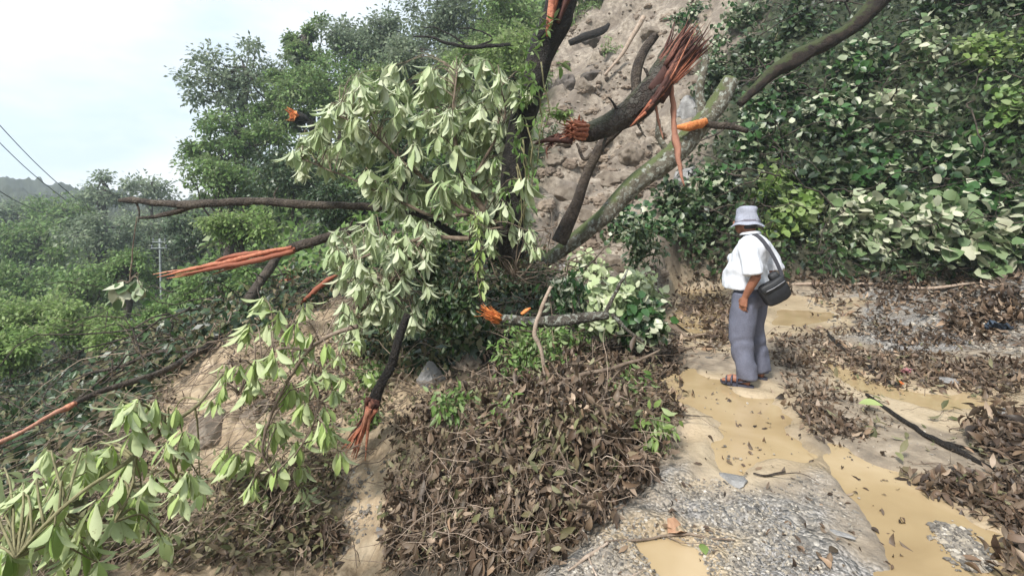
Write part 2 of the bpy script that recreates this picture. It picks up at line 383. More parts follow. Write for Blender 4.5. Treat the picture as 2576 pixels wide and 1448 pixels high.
PUD = {
 'A': flat([(1680,960),(1740,935),(1840,950),(1900,990),(1960,1000),(2010,1060),(2060,1150),(2040,1180),(1960,1170),(1900,1215),(1830,1225),(1770,1215),(1740,1160),(1780,1100),(1760,1040),(1700,1000)]),
 'B': flat([(2055,1105),(2140,1120),(2270,1195),(2360,1240),(2450,1285),(2560,1355),(2660,1430),(2640,1560),(2320,1560),(2200,1448),(2180,1375),(2145,1310),(2085,1230)]),
 'C': flat([(1935,800),(1945,765),(2010,755),(2110,772),(2150,790),(2130,806),(2080,812),(2020,825),(1950,822)]),
 'D': flat([(2060,905),(2120,925),(2200,965),(2300,985),(2420,990),(2530,1000),(2560,1030),(2480,1045),(2350,1040),(2240,1010),(2160,985),(2090,945)]),
 'E': flat([(1690,700),(1740,690),(1800,705),(1830,730),(1840,800),(1800,850),(1730,840),(1690,800),(1720,760),(1680,730)]),
 'F': flat([(1590,1372),(1680,1365),(1760,1385),(1800,1420),(1810,1480),(1640,1480)]),
}
MUDS = [flat([(1650,930),(1850,930),(1960,985),(2040,1080),(2090,1190),(1900,1260),(1730,1240),(1690,1050)]), flat([(2040,890),(2576,980),(2640,1090),(2300,1080),(2130,990)]),
        flat([(1560,665),(1850,690),(1860,900),(1660,870)]), flat([(1920,750),(2180,770),(2160,840),(1930,850)]), flat([(2300,1200),(2640,1330),(2640,1500),(2380,1330)]), flat([(1550,1350),(1850,1370),(1850,1500),(1600,1500)])]
GRAV = [flat([(2600,760),(3500,800),(3600,1500),(2750,1500),(2680,1100)]), flat([(1380,1460),(1640,1190),(1740,1180),(1780,1260),(1950,1240),(2060,1190),(2150,1300),(2220,1460),(2000,1700),(1300,1700)]), flat([(2330,1290),(2400,1310),(2576,1460),(2480,1480)]),
        flat([(2150,740),(2600,700),(2700,900),(2300,900),(2140,860)]), flat([(2480,980),(2700,960),(2700,1160),(2500,1100)])]
SCAR = [(3.0, 8.9), (.9, 8.2), (.2, 10), (.8, 14), (1.0, 18), (2.5, 25), (4, 36), (16, 38), (10, 20), (6.8, 15), (4.6, 12), (3.6, 10.4)]
GULLY = [(-1.9, 2.6), (-.75, 2.6), (-.7, 4), (-.5, 5.2), (-1.2, 6.2), (-2.6, 8), (-4.6, 8), (-4.6, 6), (-3.2, 4.4)]
def road_mask(x, y): return sstep(-.15, .16, sdist(ROAD, x, y)+.10*fbm(np.asarray(x)*2.2, np.asarray(y)*2.2, 3., 3))
def terrain(x, y, fine=True, zones=False):
    x = np.asarray(x, float); y = np.asarray(y, float); sh = x.shape; x = x.ravel(); y = y.ravel()
    z = np.zeros(len(x)); r = np.hypot(x, y)
    for a in range(0, len(x), 40000):
        f = feat(x[a:a+40000], y[a:a+40000])
        z[a:a+40000] = (_k(np.linalg.norm(f[:, None]-_F[None], axis=-1))@_w[:_n]+_w[_n])*r[a:a+40000]
    sc = sstep(-.6, .6, sdist(SCAR, x, y)+.5*fbm(x*.8, y*.8, 1., 3))
    gu = sstep(-.3, .3, sdist(GULLY, x, y)+.3*fbm(x*1.5, y*1.5, 2., 3))
    amp = np.clip(r*.03, .04, 3.)
    rough = amp*fbm(x/(r*.22+.3)*1., y/(r*.22+.3)*1., 7.7, 4) if False else amp*(fbm(x*.9, y*.9, 7., 3)*.45+fbm(x*.17, y*.17, 9., 3))
    z = z+rough*.8
    if fine: z = z+(.03+.03*gu)*(1-.6*sc)*fbm(x*6, y*6, z*4, 4)*(1-sstep(25, 40, r))
    zr = .012*fbm(x*3, y*3, 2, 4)
    mud = np.full(len(x), -9.); pud = np.full(len(x), -9.); gr = np.full(len(x), -9.)
    for p in MUDS: mud = np.maximum(mud, sdist(p, x, y))
    for p in PUD.values(): pud = np.maximum(pud, sdist(p, x, y))
    for p in GRAV: gr = np.maximum(gr, sdist(p, x, y))
    jit = .09*fbm(x*2.5, y*2.5, 5., 4)
    zr = zr+.030-.055*sstep(.0, .16, pud+jit*.9)
    zr = zr+.02*sstep(-.1, .1, gr+jit)*(.5+fbm(x*9, y*9, 2., 3))
    zr = zr+.75*np.exp(-((x-6.5)**2/.9+(y-6.1)**2/.6))+.12*np.exp(-((x-5.3)**2/1.4+(y-4.9)**2/.3))+.05*np.maximum(0, sstep(6.5, 9.5, y)*sstep(3, 5, x))*2
    k = road_mask(x, y); z = z*(1-k)+zr*k
    heap = np.exp(-(((x-.45)/.75)**2+((y-3.75)/.8)**2)**1.5)
    z = z+heap*(.10+.20*fbm(x*2.4, y*2.4, 1., 4))
    if not zones: return z.reshape(sh)
    return z.reshape(sh), k.reshape(sh), sstep(-.1, .12, mud+jit*1.5).reshape(sh), sstep(-.12, .12, gr+jit*1.5).reshape(sh), sc.reshape(sh), gu.reshape(sh)
_ct = np.radians(np.linspace(-62, 62, 700)); _cl = np.linspace(math.log(.5), math.log(260), 620)
_CA, _CL = np.meshgrid(_ct, _cl, indexing='ij')
_CZ = terrain(np.exp(_CL)*np.sin(_CA), np.exp(_CL)*np.cos(_CA), True)
def tfast(x, y):
    x = np.asarray(x, float); y = np.asarray(y, float)
    u = np.clip((np.arctan2(x, y)-_ct[0])/(_ct[1]-_ct[0]), 0, 698.99); v = np.clip((np.log(np.maximum(np.hypot(x, y), .5))-_cl[0])/(_cl[1]-_cl[0]), 0, 618.99)
    i = u.astype(int); j = v.astype(int); fu = u-i; fv = v-j
    return (_CZ[i, j]*(1-fu)+_CZ[i+1, j]*fu)*(1-fv)+(_CZ[i, j+1]*(1-fu)+_CZ[i+1, j+1]*fu)*fv
def th(x, y): return float(tfast(np.array([x]), np.array([y]))[0])
_Y = np.geomspace(1.7, 130, 260)
def hits(px, py):
    """where the sight lines through these picture points first meet the ground"""
    px = np.atleast_1d(np.asarray(px, float)); py = np.atleast_1d(np.asarray(py, float))
    X = (px-CX)[:, None]/FPX*_Y; Z = CAM_H-(py-HZ)[:, None]/FPX*_Y; Yg = np.broadcast_to(_Y, X.shape)
    T = tfast(X, Yg); b = Z < T
    ok = b.any(1); i = np.clip(b.argmax(1), 1, len(_Y)-1)
    k = np.arange(len(px)); d0 = (Z-T)[k, i-1]; d1 = (Z-T)[k, i]; t = np.clip(d0/np.maximum(d0-d1, 1e-6), 0, 1)
    Y = _Y[i-1]*(1-t)+_Y[i]*t
    return np.stack([(px-CX)/FPX*Y, Y, CAM_H-(py-HZ)/FPX*Y], -1), ok
def hit(px, py): p, ok = hits([px], [py]); return p[0]

def rockdisp(x, y, z):
    s_ = 1.
    w = .6*fbm(x*.7, y*.7, z*.7, 2)
    a = np.abs(fbm(x*.45+w, y*.45, z*.45+w, 2, .4)); c = np.abs(fbm(x*1.3+w, y*1.3, z*1.3, 2, .4))
    return .75*a+.30*c+.022*fbm(x*5, y*5, z*5, 3)-.3
def onrock(p):
    k = sstep(-.3, .8, sdist(SCAR, p[:, 0], p[:, 1]))*rockdisp(*p.T); return p+k[:, None]*np.array([0, -.68, .73])
def build_terrain():
    a = np.radians(np.concatenate([np.linspace(-58, 58, 640), np.linspace(60, 300, 90)]))
    r = np.concatenate([[.25, .6], np.geomspace(1.0, 45, 500), np.geomspace(47, 230, 50)])
    A, R_ = np.meshgrid(a, r); x = R_*np.sin(A); y = R_*np.cos(A)
    z, k, mud, gr, sc, gu = terrain(x, y, True, True)
    nr, na = x.shape
    v = np.stack([x, y, z], -1).reshape(-1, 3)
    v = onrock(v)
    i = np.arange(nr-1)[:, None]*na; j = np.arange(na)[None]; j2 = (j+1) % na
    f = np.stack([i+j, i+j2, i+na+j2, i+na+j], -1).reshape(-1, 4)
    mb = MB(); mb.add(v, f, 0.)
    c0 = len(v); mb.v[0] = np.vstack([v, [0, 0, z[0].mean()]]); mb.r[0] = np.zeros(c0+1); mb.n += 1
    mb.f.append(np.array([(c0, b, a_) for a_, b in zip(range(na), np.roll(range(na), -1))])); mb.sm.append((na, True))
    m, t, b, o = newmat('ground_surface')
    co = objco(t)
    n_big = noise(t, 1.1, 6, .6, co); n_med = noise(t, 6, 6, .65, co); n_fin = noise(t, 34, 5, .65, co)
    vo = N(t, 'ShaderNodeTexVoronoi'); vo.inputs['Scale'].default_value = 42; t.links.new(co, vo.inputs['Vector'])
    vo2 = N(t, 'ShaderNodeTexVoronoi'); vo2.inputs['Scale'].default_value = 95; t.links.new(co, vo2.inputs['Vector'])
    soil = ramp(t, n_med, [(.3, (.018, .014, .010)), (.5, (.045, .035, .024)), (.7, (.11, .085, .058))])
    veg = ramp(t, n_med, [(.35, (.012, .02, .008)), (.55, (.03, .04, .016)), (.7, (.06, .055, .03))])
    c = mixc(t, attr(t, 'veg'), soil, veg)
    scar = ramp(t, n_med, [(.30, (.10, .083, .065)), (.44, (.225, .188, .148)), (.56, (.33, .282, .225)), (.70, (.44, .385, .315))])
    scar = mixc(t, ramp(t, n_big, [(.38, (.75, .75, .75)), (.55, (0, 0, 0))]), scar, (.14, .115, .095))
    scar = mixc(t, ramp(t, n_fin, [(.35, (.6, .6, .6)), (.6, (0, 0, 0))]), scar, (.15, .115, .085))
    c = mixc(t, attr(t, 'scar'), c, scar)
    gul = ramp(t, n_med, [(.3, (.22, .16, .10)), (.5, (.36, .275, .18)), (.7, (.48, .385, .27))])
    c = mixc(t, attr(t, 'gully'), c, gul)
    road = ramp(t, n_med, [(.3, (.13, .105, .08)), (.5, (.25, .20, .145)), (.68, (.38, .31, .23))])
    peb = ramp(t, vo.outputs['Color'], [(.1, (.075, .07, .064)), (.4, (.19, .175, .155)), (.65, (.31, .28, .24)), (.95, (.52, .48, .42))])
    peb2 = ramp(t, vo2.outputs['Color'], [(.1, (.08, .075, .07)), (.5, (.24, .225, .21)), (.9, (.46, .43, .4))])
    peb = mixc(t, ramp(t, n_med, [(.42, (0, 0, 0)), (.58, (1, 1, 1))]), peb, peb2)
    gcov = mth(t, 'MULTIPLY', attr(t, 'gravel'), ramp(t, n_big, [(.36, (.2, .2, .2)), (.5, (1, 1, 1))]))
    road = mixc(t, gcov, road, peb)
    mudc = ramp(t, n_big, [(.3, (.25, .19, .12)), (.5, (.40, .31, .20)), (.7, (.52, .42, .29))])
    mudc = mixc(t, ramp(t, n_fin, [(.33, (.5, .5, .5)), (.45, (0, 0, 0))]), mudc, (.25, .19, .13))
    road = mixc(t, attr(t, 'mud'), road, mudc)
    c = mixc(t, attr(t, 'road'), c, road)
    t.links.new(c, b.inputs['Base Color'])
    wet = mth(t, 'MULTIPLY', attr(t, 'mud'), .45)
    t.links.new(mth(t, 'SUBTRACT', .88, wet), b.inputs['Roughness'])
    hsum = mth(t, 'ADD', mth(t, 'MULTIPLY', n_fin, .6), mth(t, 'ADD', n_med, mth(t, 'MULTIPLY', vo.outputs['Distance'], mth(t, 'MULTIPLY', attr(t, 'gravel'), -1.6))))
    bm = bump(t, b, hsum, .7, .025)
    g = solo('ground', mb, m, kind='structure')
    me = g.data
    vegm = 1-np.clip(k+sc+gu, 0, 1); vegm = vegm*sstep(9, 13, np.hypot(x, y))
    for nm, arr in (('road', k), ('mud', mud*k), ('gravel', gr*k), ('scar', sc), ('gully', gu*(1-k)), ('veg', vegm)):
        at = me.attributes.new(nm, 'FLOAT', 'POINT'); at.data.foreach_set('value', np.r_[arr.ravel(), 0].astype(np.float32))
    return g
GROUND = build_terrain()

# muddy water standing in the hollows
m, t, b, o = newmat('muddy_water_surface'); co = objco(t)
b.inputs['Roughness'].default_value = .06; b.inputs['IOR'].default_value = 1.33
n1 = noise(t, 1.5, 4, .5, co, dist=.6)
t.links.new(ramp(t, n1, [(.3, (.30, .215, .115)), (.5, (.38, .28, .155)), (.7, (.46, .35, .215))]), b.inputs['Base Color'])
bump(t, b, noise(t, 9, 3, .5, co), .12, .01)
M['water'] = m
for key in 'ABCDEF':
    pg = np.array(PUD[key]); lo = pg.min(0)-.25; hi = pg.max(0)+.25
    st = max(.04, (hi-lo).max()/70)
    gx, gy = np.meshgrid(np.arange(lo[0], hi[0], st), np.arange(lo[1], hi[1], st), indexing='ij')
    s = sdist(pg, gx, gy); nx_, ny_ = gx.shape
    idx = np.arange(nx_*ny_).reshape(nx_, ny_)
    f = np.stack([idx[:-1, :-1], idx[1:, :-1], idx[1:, 1:], idx[:-1, 1:]], -1)[(s[:-1, :-1] > -.06)]
    used = np.unique(f); rm = np.full(nx_*ny_, -1); rm[used] = np.arange(len(used))
    v = np.stack([gx.ravel(), gy.ravel(), np.full(gx.size, .004+.0035*'ABCDEF'.index(key))], -1)[used]
    solo('puddle', MB().add(v, rm[f], 0.), M['water'], kind='structure')

# ------------------------------------------------------------------ trees
def tree(label, px, py, rx, ry, Y, mat, n=5000, leaf=.2, blobs=26, kind='tree', cat='tree', bark='bark', airy=1., group=None, T=T_CLUMP, trunk_r=None, lean=0., flat_=.75, name=None):
    """a tree whose crown sits where the photo shows it; trunk stands on the ground below"""
    c = P(px, py, Y); RX = rx/FPX*Y; RZ = ry/FPX*Y
    bx, by = c[0]+lean*RX, Y
    gz = th(bx, by)
    if gz > c[2]-RZ*.6: gz2 = gz; c[2] = max(c[2], gz+RZ*.5)
    base = np.array([bx, by, gz-.15])
    t = thing(name or kind, label, cat, base, group)
    H = c[2]-gz; tr = trunk_r or max(.03, .035*max(H, RX))
    mb = MB()
    top = c+np.array([0, 0, RZ*.45])
    mid = base*.5+c*.5+np.array([RG.normal(0, .05)*H, 0, 0])
    cc, _ = tube(mb, [base, mid, c, top], [tr*1.25, tr, tr*.65, tr*.2], 16, 7, .15, .03)
    cen = []
    fol = MB()
    pts = []
    tries = 0
    while len(pts) < blobs and tries < 4000:
        tries += 1
        q = rdir(1)[0]*random.random()**.4
        q = q*np.array([1, 1, 1.])
        if q[2] < -.85: continue
        p = c+q*np.array([RX, RX*.9, RZ])
        if p[2] < th(p[0], p[1])-.1 and random.random() < .8: continue
        pts.append(p)
    per = max(6, n//max(1, len(pts)))
    for p in pts:
        br = RX*random.uniform(.16, .34)*airy
        s = cc[RG.integers(len(cc)//3, len(cc))]
        m_ = s*.45+p*.55+np.array([0, 0, -.12*np.linalg.norm(p-s)])
        tube(mb, [s, m_, p], [tr*.32, tr*.2, tr*.06], 7, 5, .1, .04)
        k = int(per*random.uniform(.6, 1.4))
        o_ = RG.normal(size=(k, 3))*np.array([1, 1, flat_])*br*.62
        d = unit(o_+RG.normal(0, br*.5, (k, 3))+np.array([0, 0, -br*.25])); nn = unit(RG.normal(0, .55, (k, 3))+np.array([0, 0, 1.]))
        r0 = random.random()*.55
        put_leaves(fol, p+o_, d, nn, leaf*RG.uniform(.6, 1.25, k), T, np.clip(r0+RG.random(k)*.45, 0, 1))
    part(t, 'trunk', mb, M[bark]); part(t, 'crown', fol, M[mat])
    return t
GT = 'trees standing on the wooded slope behind'
for a in [
 # label, px, py, rx, ry, Y, mat, n, leaf, blobs
 ('tall open tree with see-through crown at the left end of the ridge', 615, 215, 130, 105, 30, 'grey', 5200, .26, 40),
 ('slender dark tree whose narrow top stands highest against the sky on the ridge', 778, 120, 52, 105, 32, 'mid', 4200, .27, 22),
 ('grey-green tree on the ridge just right of the slender dark one', 895, 125, 80, 75, 33, 'grey', 5200, .27, 28),
 ('low grey-green tree on the ridge under the open sky gap in the middle', 990, 115, 85, 70, 33, 'grey', 5200, .27, 28),
 ('hazy dark tree rising out of the picture top beside the sky', 1120, 35, 105, 95, 30, 'grey', 7000, .25, 40),
 ('bright green tree at the picture top left of the dark broken trunk', 1270, 60, 100, 80, 25, 'mid', 4600, .21, 26),
 ('fresh green bushy tree hanging beside the dark broken trunk', 1290, 150, 80, 80, 18, 'bright', 4000, .16, 24),
 ('dense mid green tree under the tall open tree', 615, 370, 130, 100, 26, 'mid', 8500, .22, 44),
 ('full green tree filling the gap between the tall open tree and the slender dark one', 705, 260, 75, 90, 28, 'mid', 5600, .22, 30),
 ('leafy green tree above the topmost drooping leaves under the thin dark bough', 1010, 215, 100, 60, 25, 'mid', 5200, .2, 28),
 ('dense tree below the slender dark one, right of the high orange broken end', 830, 240, 115, 90, 27, 'mid', 8000, .22, 40),
 ('bright green tree mid-slope behind the drooping leaves', 940, 240, 75, 60, 24, 'bright', 3000, .2, 20),
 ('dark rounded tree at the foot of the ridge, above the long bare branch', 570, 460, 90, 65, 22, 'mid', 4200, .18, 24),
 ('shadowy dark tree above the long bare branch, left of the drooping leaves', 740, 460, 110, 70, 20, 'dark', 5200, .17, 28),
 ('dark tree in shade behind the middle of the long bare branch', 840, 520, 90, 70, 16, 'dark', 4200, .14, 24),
 ('light green bushy tree just below the long bare branch', 605, 570, 85, 52, 15, 'bright', 3600, .13, 24),
 ('dark grey-leaved tree behind the topmost drooping leaves', 1060, 150, 90, 60, 24, 'grey', 4200, .2, 24),
 ('mossy light green bush beside the middle of the dark broken trunk', 1190, 140, 80, 55, 21, 'bright', 3200, .16, 20),
 ('small dark tree behind the heart of the fallen tree', 1000, 380, 120, 90, 15, 'dark', 5000, .15, 28),
 ('dark leafy tree behind the right side of the fallen crown', 1240, 330, 80, 100, 13.5, 'dark', 4500, .14, 24),
 ('little green tree at the picture top above the bare landslide', 1490, 25, 70, 55, 24, 'mid', 2600, .18, 18),
]: tree(*a, group=GT, name='tree', airy=.62 if 'open tree' in a[0] else 1.)
GV = 'trees growing in the valley to the left'
for a in [
 ('thin airy tree poking above the valley wood left of the bare branch tip', 255, 480, 62, 52, 46, 'grey', 1800, .34, 16),
 ('airy tree with a flat pale top seen just above the bare branch tip', 385, 480, 75, 50, 48, 'grey', 1900, .34, 16),
 ('hazy round tree at the left picture edge under the distant hill', 30, 540, 75, 48, 50, 'grey', 3000, .36, 20),
 ('hazy tree under the power lines in the valley', 150, 540, 80, 50, 46, 'mid', 3000, .34, 20),
 ('wide pale tree in the middle of the valley wood', 90, 630, 100, 70, 34, 'mid', 4200, .28, 26),
 ('dark green tree right of the wide pale valley tree', 250, 600, 90, 75, 34, 'grey', 3800, .28, 26),
 ('bluish tree behind the concrete utility pole', 400, 600, 85, 70, 36, 'grey', 3800, .28, 24),
 ('dark tree right of the utility pole above the orange splintered branch', 500, 590, 65, 60, 28, 'dark', 3200, .22, 20),
 ('green tree with layered crown in front of the wide pale one', 60, 730, 90, 75, 24, 'mid', 4200, .2, 26),
 ('leafy green tree halfway down the valley edge', 200, 730, 90, 70, 22, 'mid', 4200, .18, 26),
 ('dark leafy tree left of the utility pole foot', 330, 690, 70, 60, 22, 'mid', 3200, .18, 20),
]: tree(*a, group=GV, name='tree')
GB = 'bushes along the brink on the left'
for a in [
 ('bright green bush at the left edge of the picture in front of the valley trees', 70, 800, 100, 52, 14, 'bright', 4200, .13, 26),
 ('bright green bush left of the hanging pale leaf cluster', 200, 815, 80, 50, 13, 'bright', 3600, .12, 24),
 ('yellow-green bush at the far left below the bright bushes', 30, 890, 65, 55, 11, 'bright', 2800, .11, 20),
 ('soft green bush under the hanging pale leaf cluster', 310, 850, 65, 45, 12, 'bright', 2600, .11, 18),
 ('dark green bush below the orange splintered branch tip', 510, 730, 75, 45, 15, 'mid', 3000, .13, 20),
 ('dark bush left of the torn orange stump', 610, 690, 75, 40, 14, 'dark', 3000, .13, 20),
 ('olive bush right under the orange splintered branch', 640, 760, 60, 40, 11, 'mid', 2400, .1, 18),
 ('dusty green bush lying on the brink above the long dark stick', 420, 800, 60, 40, 12, 'mid', 2200, .1, 16),
]: tree(*a, group=GB, name='bush', kind='bush', cat='bush', trunk_r=.03)

# ------------------------------------------------------------------ undergrowth carpets
def carpet(name, regions, mat, n, leaf, T, up=(.0, .35), mode='mix', size_Y=False):
    mb = MB()
    for poly, w in regions:
        poly = np.array(poly, float); lo = poly.min(0); hi = poly.max(0); k = int(n*w)
        q = RG.uniform(lo, hi, (k*3, 2)); s = sdist(poly, q[:, 0], q[:, 1]); q = q[s > -RG.random(len(s))*25][:k]
        p, ok = hits(q[:, 0], q[:, 1]); p = p[ok]; k = len(p)
        p = p+np.array([0, -.4, .7])*RG.uniform(*up, (k, 1))
        d = unit(RG.normal(0, 1, (k, 3))+np.array([0, -.3, -.3])); nn = unit(RG.normal(0, .6, (k, 3))+np.array([0, -.5, .8]))
        cl = np.clip(.5+.45*fbm(p[:, 0]*1.3, p[:, 1]*1.3, p[:, 2]*1.3, 3)+RG.normal(0, .22, k), 0, 1)
        sz = leaf*RG.uniform(.5, 1.3, k)
        if size_Y: sz = sz*np.clip(p[:, 1]/9, .7, 3.2)
        put_leaves(mb, p, d, nn, sz, T, cl)
    return solo(name, mb, M[mat], kind='stuff')
R_BANK = [(1720,470),(1700,600),(1740,690),(2000,690),(2300,720),(2576,680),(2700,500),(2700,-60),(1980,-60),(1800,120),(1760,300)]
R_LSL = [(0,820),(450,760),(700,660),(1000,650),(880,720),(700,820),(540,850),(350,1020),(140,1170),(-60,1260),(-60,820)]
R_BACK = [(430,560),(760,420),(1000,250),(1330,0),(1400,0),(1340,420),(1300,640),(900,680),(430,740)]
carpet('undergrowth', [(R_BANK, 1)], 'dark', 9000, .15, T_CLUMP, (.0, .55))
carpet('undergrowth', [([(2590,690),(3400,760),(3400,-60),(2590,-60)], 1)], 'heart', 5200, .2, T_HEART, (.0, .7))
carpet('undergrowth', [(R_BACK, .7), ([(0,560),(480,540),(480,800),(0,830)], .3)], 'mid', 12000, .16, T_CLUMP, (0, .5), size_Y=True)
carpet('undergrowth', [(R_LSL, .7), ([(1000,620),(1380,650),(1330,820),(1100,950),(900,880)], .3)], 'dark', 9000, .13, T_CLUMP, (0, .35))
carpet('undergrowth', [(R_LSL, .55), ([(0,1150),(200,1100),(300,1448),(0,1448)], .15), ([(1000,640),(1380,650),(1330,820),(1100,950),(900,880)], .3)], 'wither', 6500, .11, T_CLUMP, (0, .35))

# ------------------------------------------------------------------ shrubs and leafy boughs on the bank
def shrub(label, px, py, r, mat, n=420, leaf=.17, T=T_HEART, lift=.25, group=None, name='shrub', cat='shrub', Y=None, ry=None, stems=6, droop=.5, sprays=None, stemmat='stem', bunch=True):
    g = hit(px, py) if Y is None else P(px, py, Y)
    c = g+np.array([0, -.35, .25])*lift*2 if Y is None else g
    R_ = r/FPX*c[1]; RZ = (ry or r)/FPX*c[1]
    base = np.array([c[0], c[1]+.25*R_, 0.]); base[2] = max(th(base[0], base[1])-.05, c[2]-RZ*1.1) if Y is None else c[2]-RZ*.8
    t = thing(name, label, cat, base, group)
    st = MB(); fo = MB()
    ns = sprays or max(5, int(n/26)); per = max(3, n//ns)
    for i in range(ns):
        q = rdir(1)[0]*random.random()**.45; q[1] = -abs(q[1])*.8+.15
        p = c+q*np.array([R_, R_*.7, RZ])
        hgt = np.linalg.norm(p-base)
        mid = (base+p)/2+np.array([0, 0, .25*hgt])+RG.normal(0, .05*hgt, 3)
        cv, _ = tube(st, [base, mid, p], [.014+.004*R_, .010, .004], 9, 5, .1, .02)
        if T is T_HEART or T is T_MID:
            idx = RG.integers(4, 9, per)
            pp = cv[idx]+RG.normal(0, leaf*.62, (per, 3))
            d = unit(pp-p+RG.normal(0, leaf*.8, (per, 3))+np.array([0, -leaf*.3, -leaf*droop*1.6]))
            nn = unit(RG.normal(0, .5, (per, 3))+np.array([0, -.45, .8])); fl = RG.random(per) < .36; nn[fl] *= -1
            r0 = random.random()*.5
            put_leaves(fo, pp, d, nn, leaf*RG.uniform(.55, 1.2, per), T, np.clip(r0+RG.random(per)*.5, 0, 1))
        else:
            for j in range(max(1, per//7)):
                whorl(fo, p+RG.normal(0, leaf*.6, 3), unit(p-mid), leaf*random.uniform(.75, 1.15), 7, T, droop)
    part(t, 'stem', st, M[stemmat]); part(t, 'foliage', fo, M[mat])
    return t
GS = 'leafy shrubs and torn-down boughs on the right bank'
for a in [
 ('shrub with grey-white leaf backs high on the right bank below the mossy limb', 2150, 190, 100, 'heart', 620, .20),
 ('pale silvery bough right of the mossy limb near the top', 2320, 150, 80, 'cream', 330, .19),
 ('pale cream-leaved bough in the middle of the right bank', 2250, 310, 85, 'cream', 380, .2),
 ('dark glossy shrub left of the cream bough in mid bank', 2080, 320, 95, 'heart', 620, .19),
 ('dark shrub at the picture top between the landslide and the mossy limb', 1990, 80, 90, 'dark', 520, .17),
 ('grey-leaved shrub at the top edge left of the mossy limb', 1880, 60, 90, 'heart', 560, .17),
 ('shrub with small pale flecks at the upper edge of the landslide', 1800, 160, 60, 'heart', 360, .14),
 ('bright green climbing bush near the upper right corner', 2480, 160, 90, 'bright', 620, .15),
 ('dark shrub in the top right corner of the picture', 2520, 40, 90, 'dark', 520, .18),
 ('dark shrub filling the picture top between the mossy limb and the corner', 2360, 30, 100, 'dark', 620, .17),
 ('green bush on the right edge below the bright climbing bush', 2530, 300, 80, 'mid', 520, .16),
 ('dark glossy shrub under the cream bough in mid bank', 2210, 430, 100, 'heart', 620, .2),
 ('mid green shrub with a few white leaves above the hat', 1900, 390, 75, 'heart', 460, .19),
 ('bright leafed sprig right above the hat', 1940, 480, 60, 'bright', 330, .17),
 ('green shrub at eye height directly behind the man', 1980, 560, 80, 'bright', 480, .17),
 ('dark shrub left of the man at the foot of the bank', 1740, 560, 85, 'dark', 560, .17),
 ('small-leaved shrub between the lichen-covered trunk and the road', 1600, 590, 75, 'heart', 460, .15),
 ('shrub with upturned pale leaves right of the man at the bank foot', 2130, 570, 85, 'cream', 520, .22),
 ('bough of pale leaves lying at the bank foot beside the road', 2200, 640, 75, 'cream', 480, .22),
 ('bough of cream leaves in the middle right of the bank foot', 2330, 590, 80, 'cream', 520, .23),
 ('green and cream shrub at the right end of the bank foot', 2440, 530, 85, 'heart', 480, .23),
 ('bough with the largest silvery leaves at the right picture edge', 2470, 650, 90, 'cream', 400, .28),
 ('dark shrub behind the silvery bough at the right edge', 2560, 560, 70, 'heart', 420, .22),
 ('shrub with single round white leaves in the mid right bank', 2400, 430, 75, 'heart', 420, .21),
 ('dark hollow shrub on the bank between the man and the cream boughs', 2060, 470, 85, 'dark', 520, .18),
 ('dark shrub behind the splintered fan of the big log', 1800, 240, 75, 'dark', 560, .17),
 ('shrub with scattered pale leaves under the left end of the mossy limb', 1900, 300, 75, 'heart', 520, .18),
 ('shadowy shrub just above the left end of the mossy limb', 1880, 170, 75, 'dark', 520, .16),
 ('dark leafy shrub above the bright orange snapped end', 1960, 230, 60, 'heart', 420, .18),
 ('dark shrub under the lower half of the lichen-covered trunk', 1560, 612, 60, 'dark', 520, .13),
 ('leafy shrub with pale flecks at the bank foot behind the sandy brown rock', 1650, 600, 65, 'heart', 560, .14),
 ('dark shrub below the middle of the lichen-covered trunk', 1690, 520, 65, 'dark', 560, .14),
 ('shrub hanging over the grey rock beside the leaning trunk', 1800, 480, 60, 'heart', 380, .16),
]: shrub(*a, group=GS)
GC = 'broken leafy shrubs heaped in the middle'
for a in [
 ('broken shrub with pale upturned leaves lying right of the pale upright stick', 1480, 710, 85, 'pale', 420, .13, T_HEART),
 ('pale leafy shrub at the road edge under the dark upright stick', 1600, 760, 75, 'pale', 380, .14, T_HEART),
 ('fresh green sprig in front of the mossy fallen log', 1500, 840, 45, 'bright', 200, .11, T_MID),
 ('dark green shrub behind the fallen log with the orange end', 1340, 730, 70, 'dark', 420, .12, T_MID),
 ('small-leaved green shrub under the bright orange log end', 1180, 860, 85, 'mid', 700, .08, T_MID),
 ('shadowy green shrub between the two leafy boughs', 1080, 790, 80, 'dark', 620, .10, T_MID),
 ('dark shrub behind the hanging yellow creeper', 1130, 640, 80, 'dark', 560, .13, T_MID),
 ('green shrub in the hollow below the fallen log', 1330, 870, 70, 'mid', 420, .09, T_MID),
 ('green shrub clinging beside the torn red stump on the gully', 940, 960, 55, 'mid', 420, .08, T_MID),
 ('fresh green sprig hanging over the road edge on the dead leaves', 1590, 1000, 60, 'mid', 260, .09, T_MID),
 ('small bright sprig at the lower road edge among dead leaves', 1625, 1090, 42, 'bright', 120, .09, T_MID),
 ('small fern-like green shrub below the torn red stump', 930, 1060, 42, 'mid', 260, .07, T_MID),
 ('dark leafy shrub under the left end of the middle leafy bough', 1000, 850, 80, 'dark', 560, .10, T_MID),
 ('mid green shrub in the hollow right of the hanging creeper', 1290, 620, 70, 'mid', 420, .11, T_MID),
 ('dark green shrub filling the gap under the horizontal branch', 940, 670, 80, 'dark', 560, .13, T_MID),
 ('olive shrub over the shadow between the fallen log and the brown heap', 1420, 880, 70, 'mid', 420, .09, T_MID),
]: shrub(*a, group=GC, lift=.12)
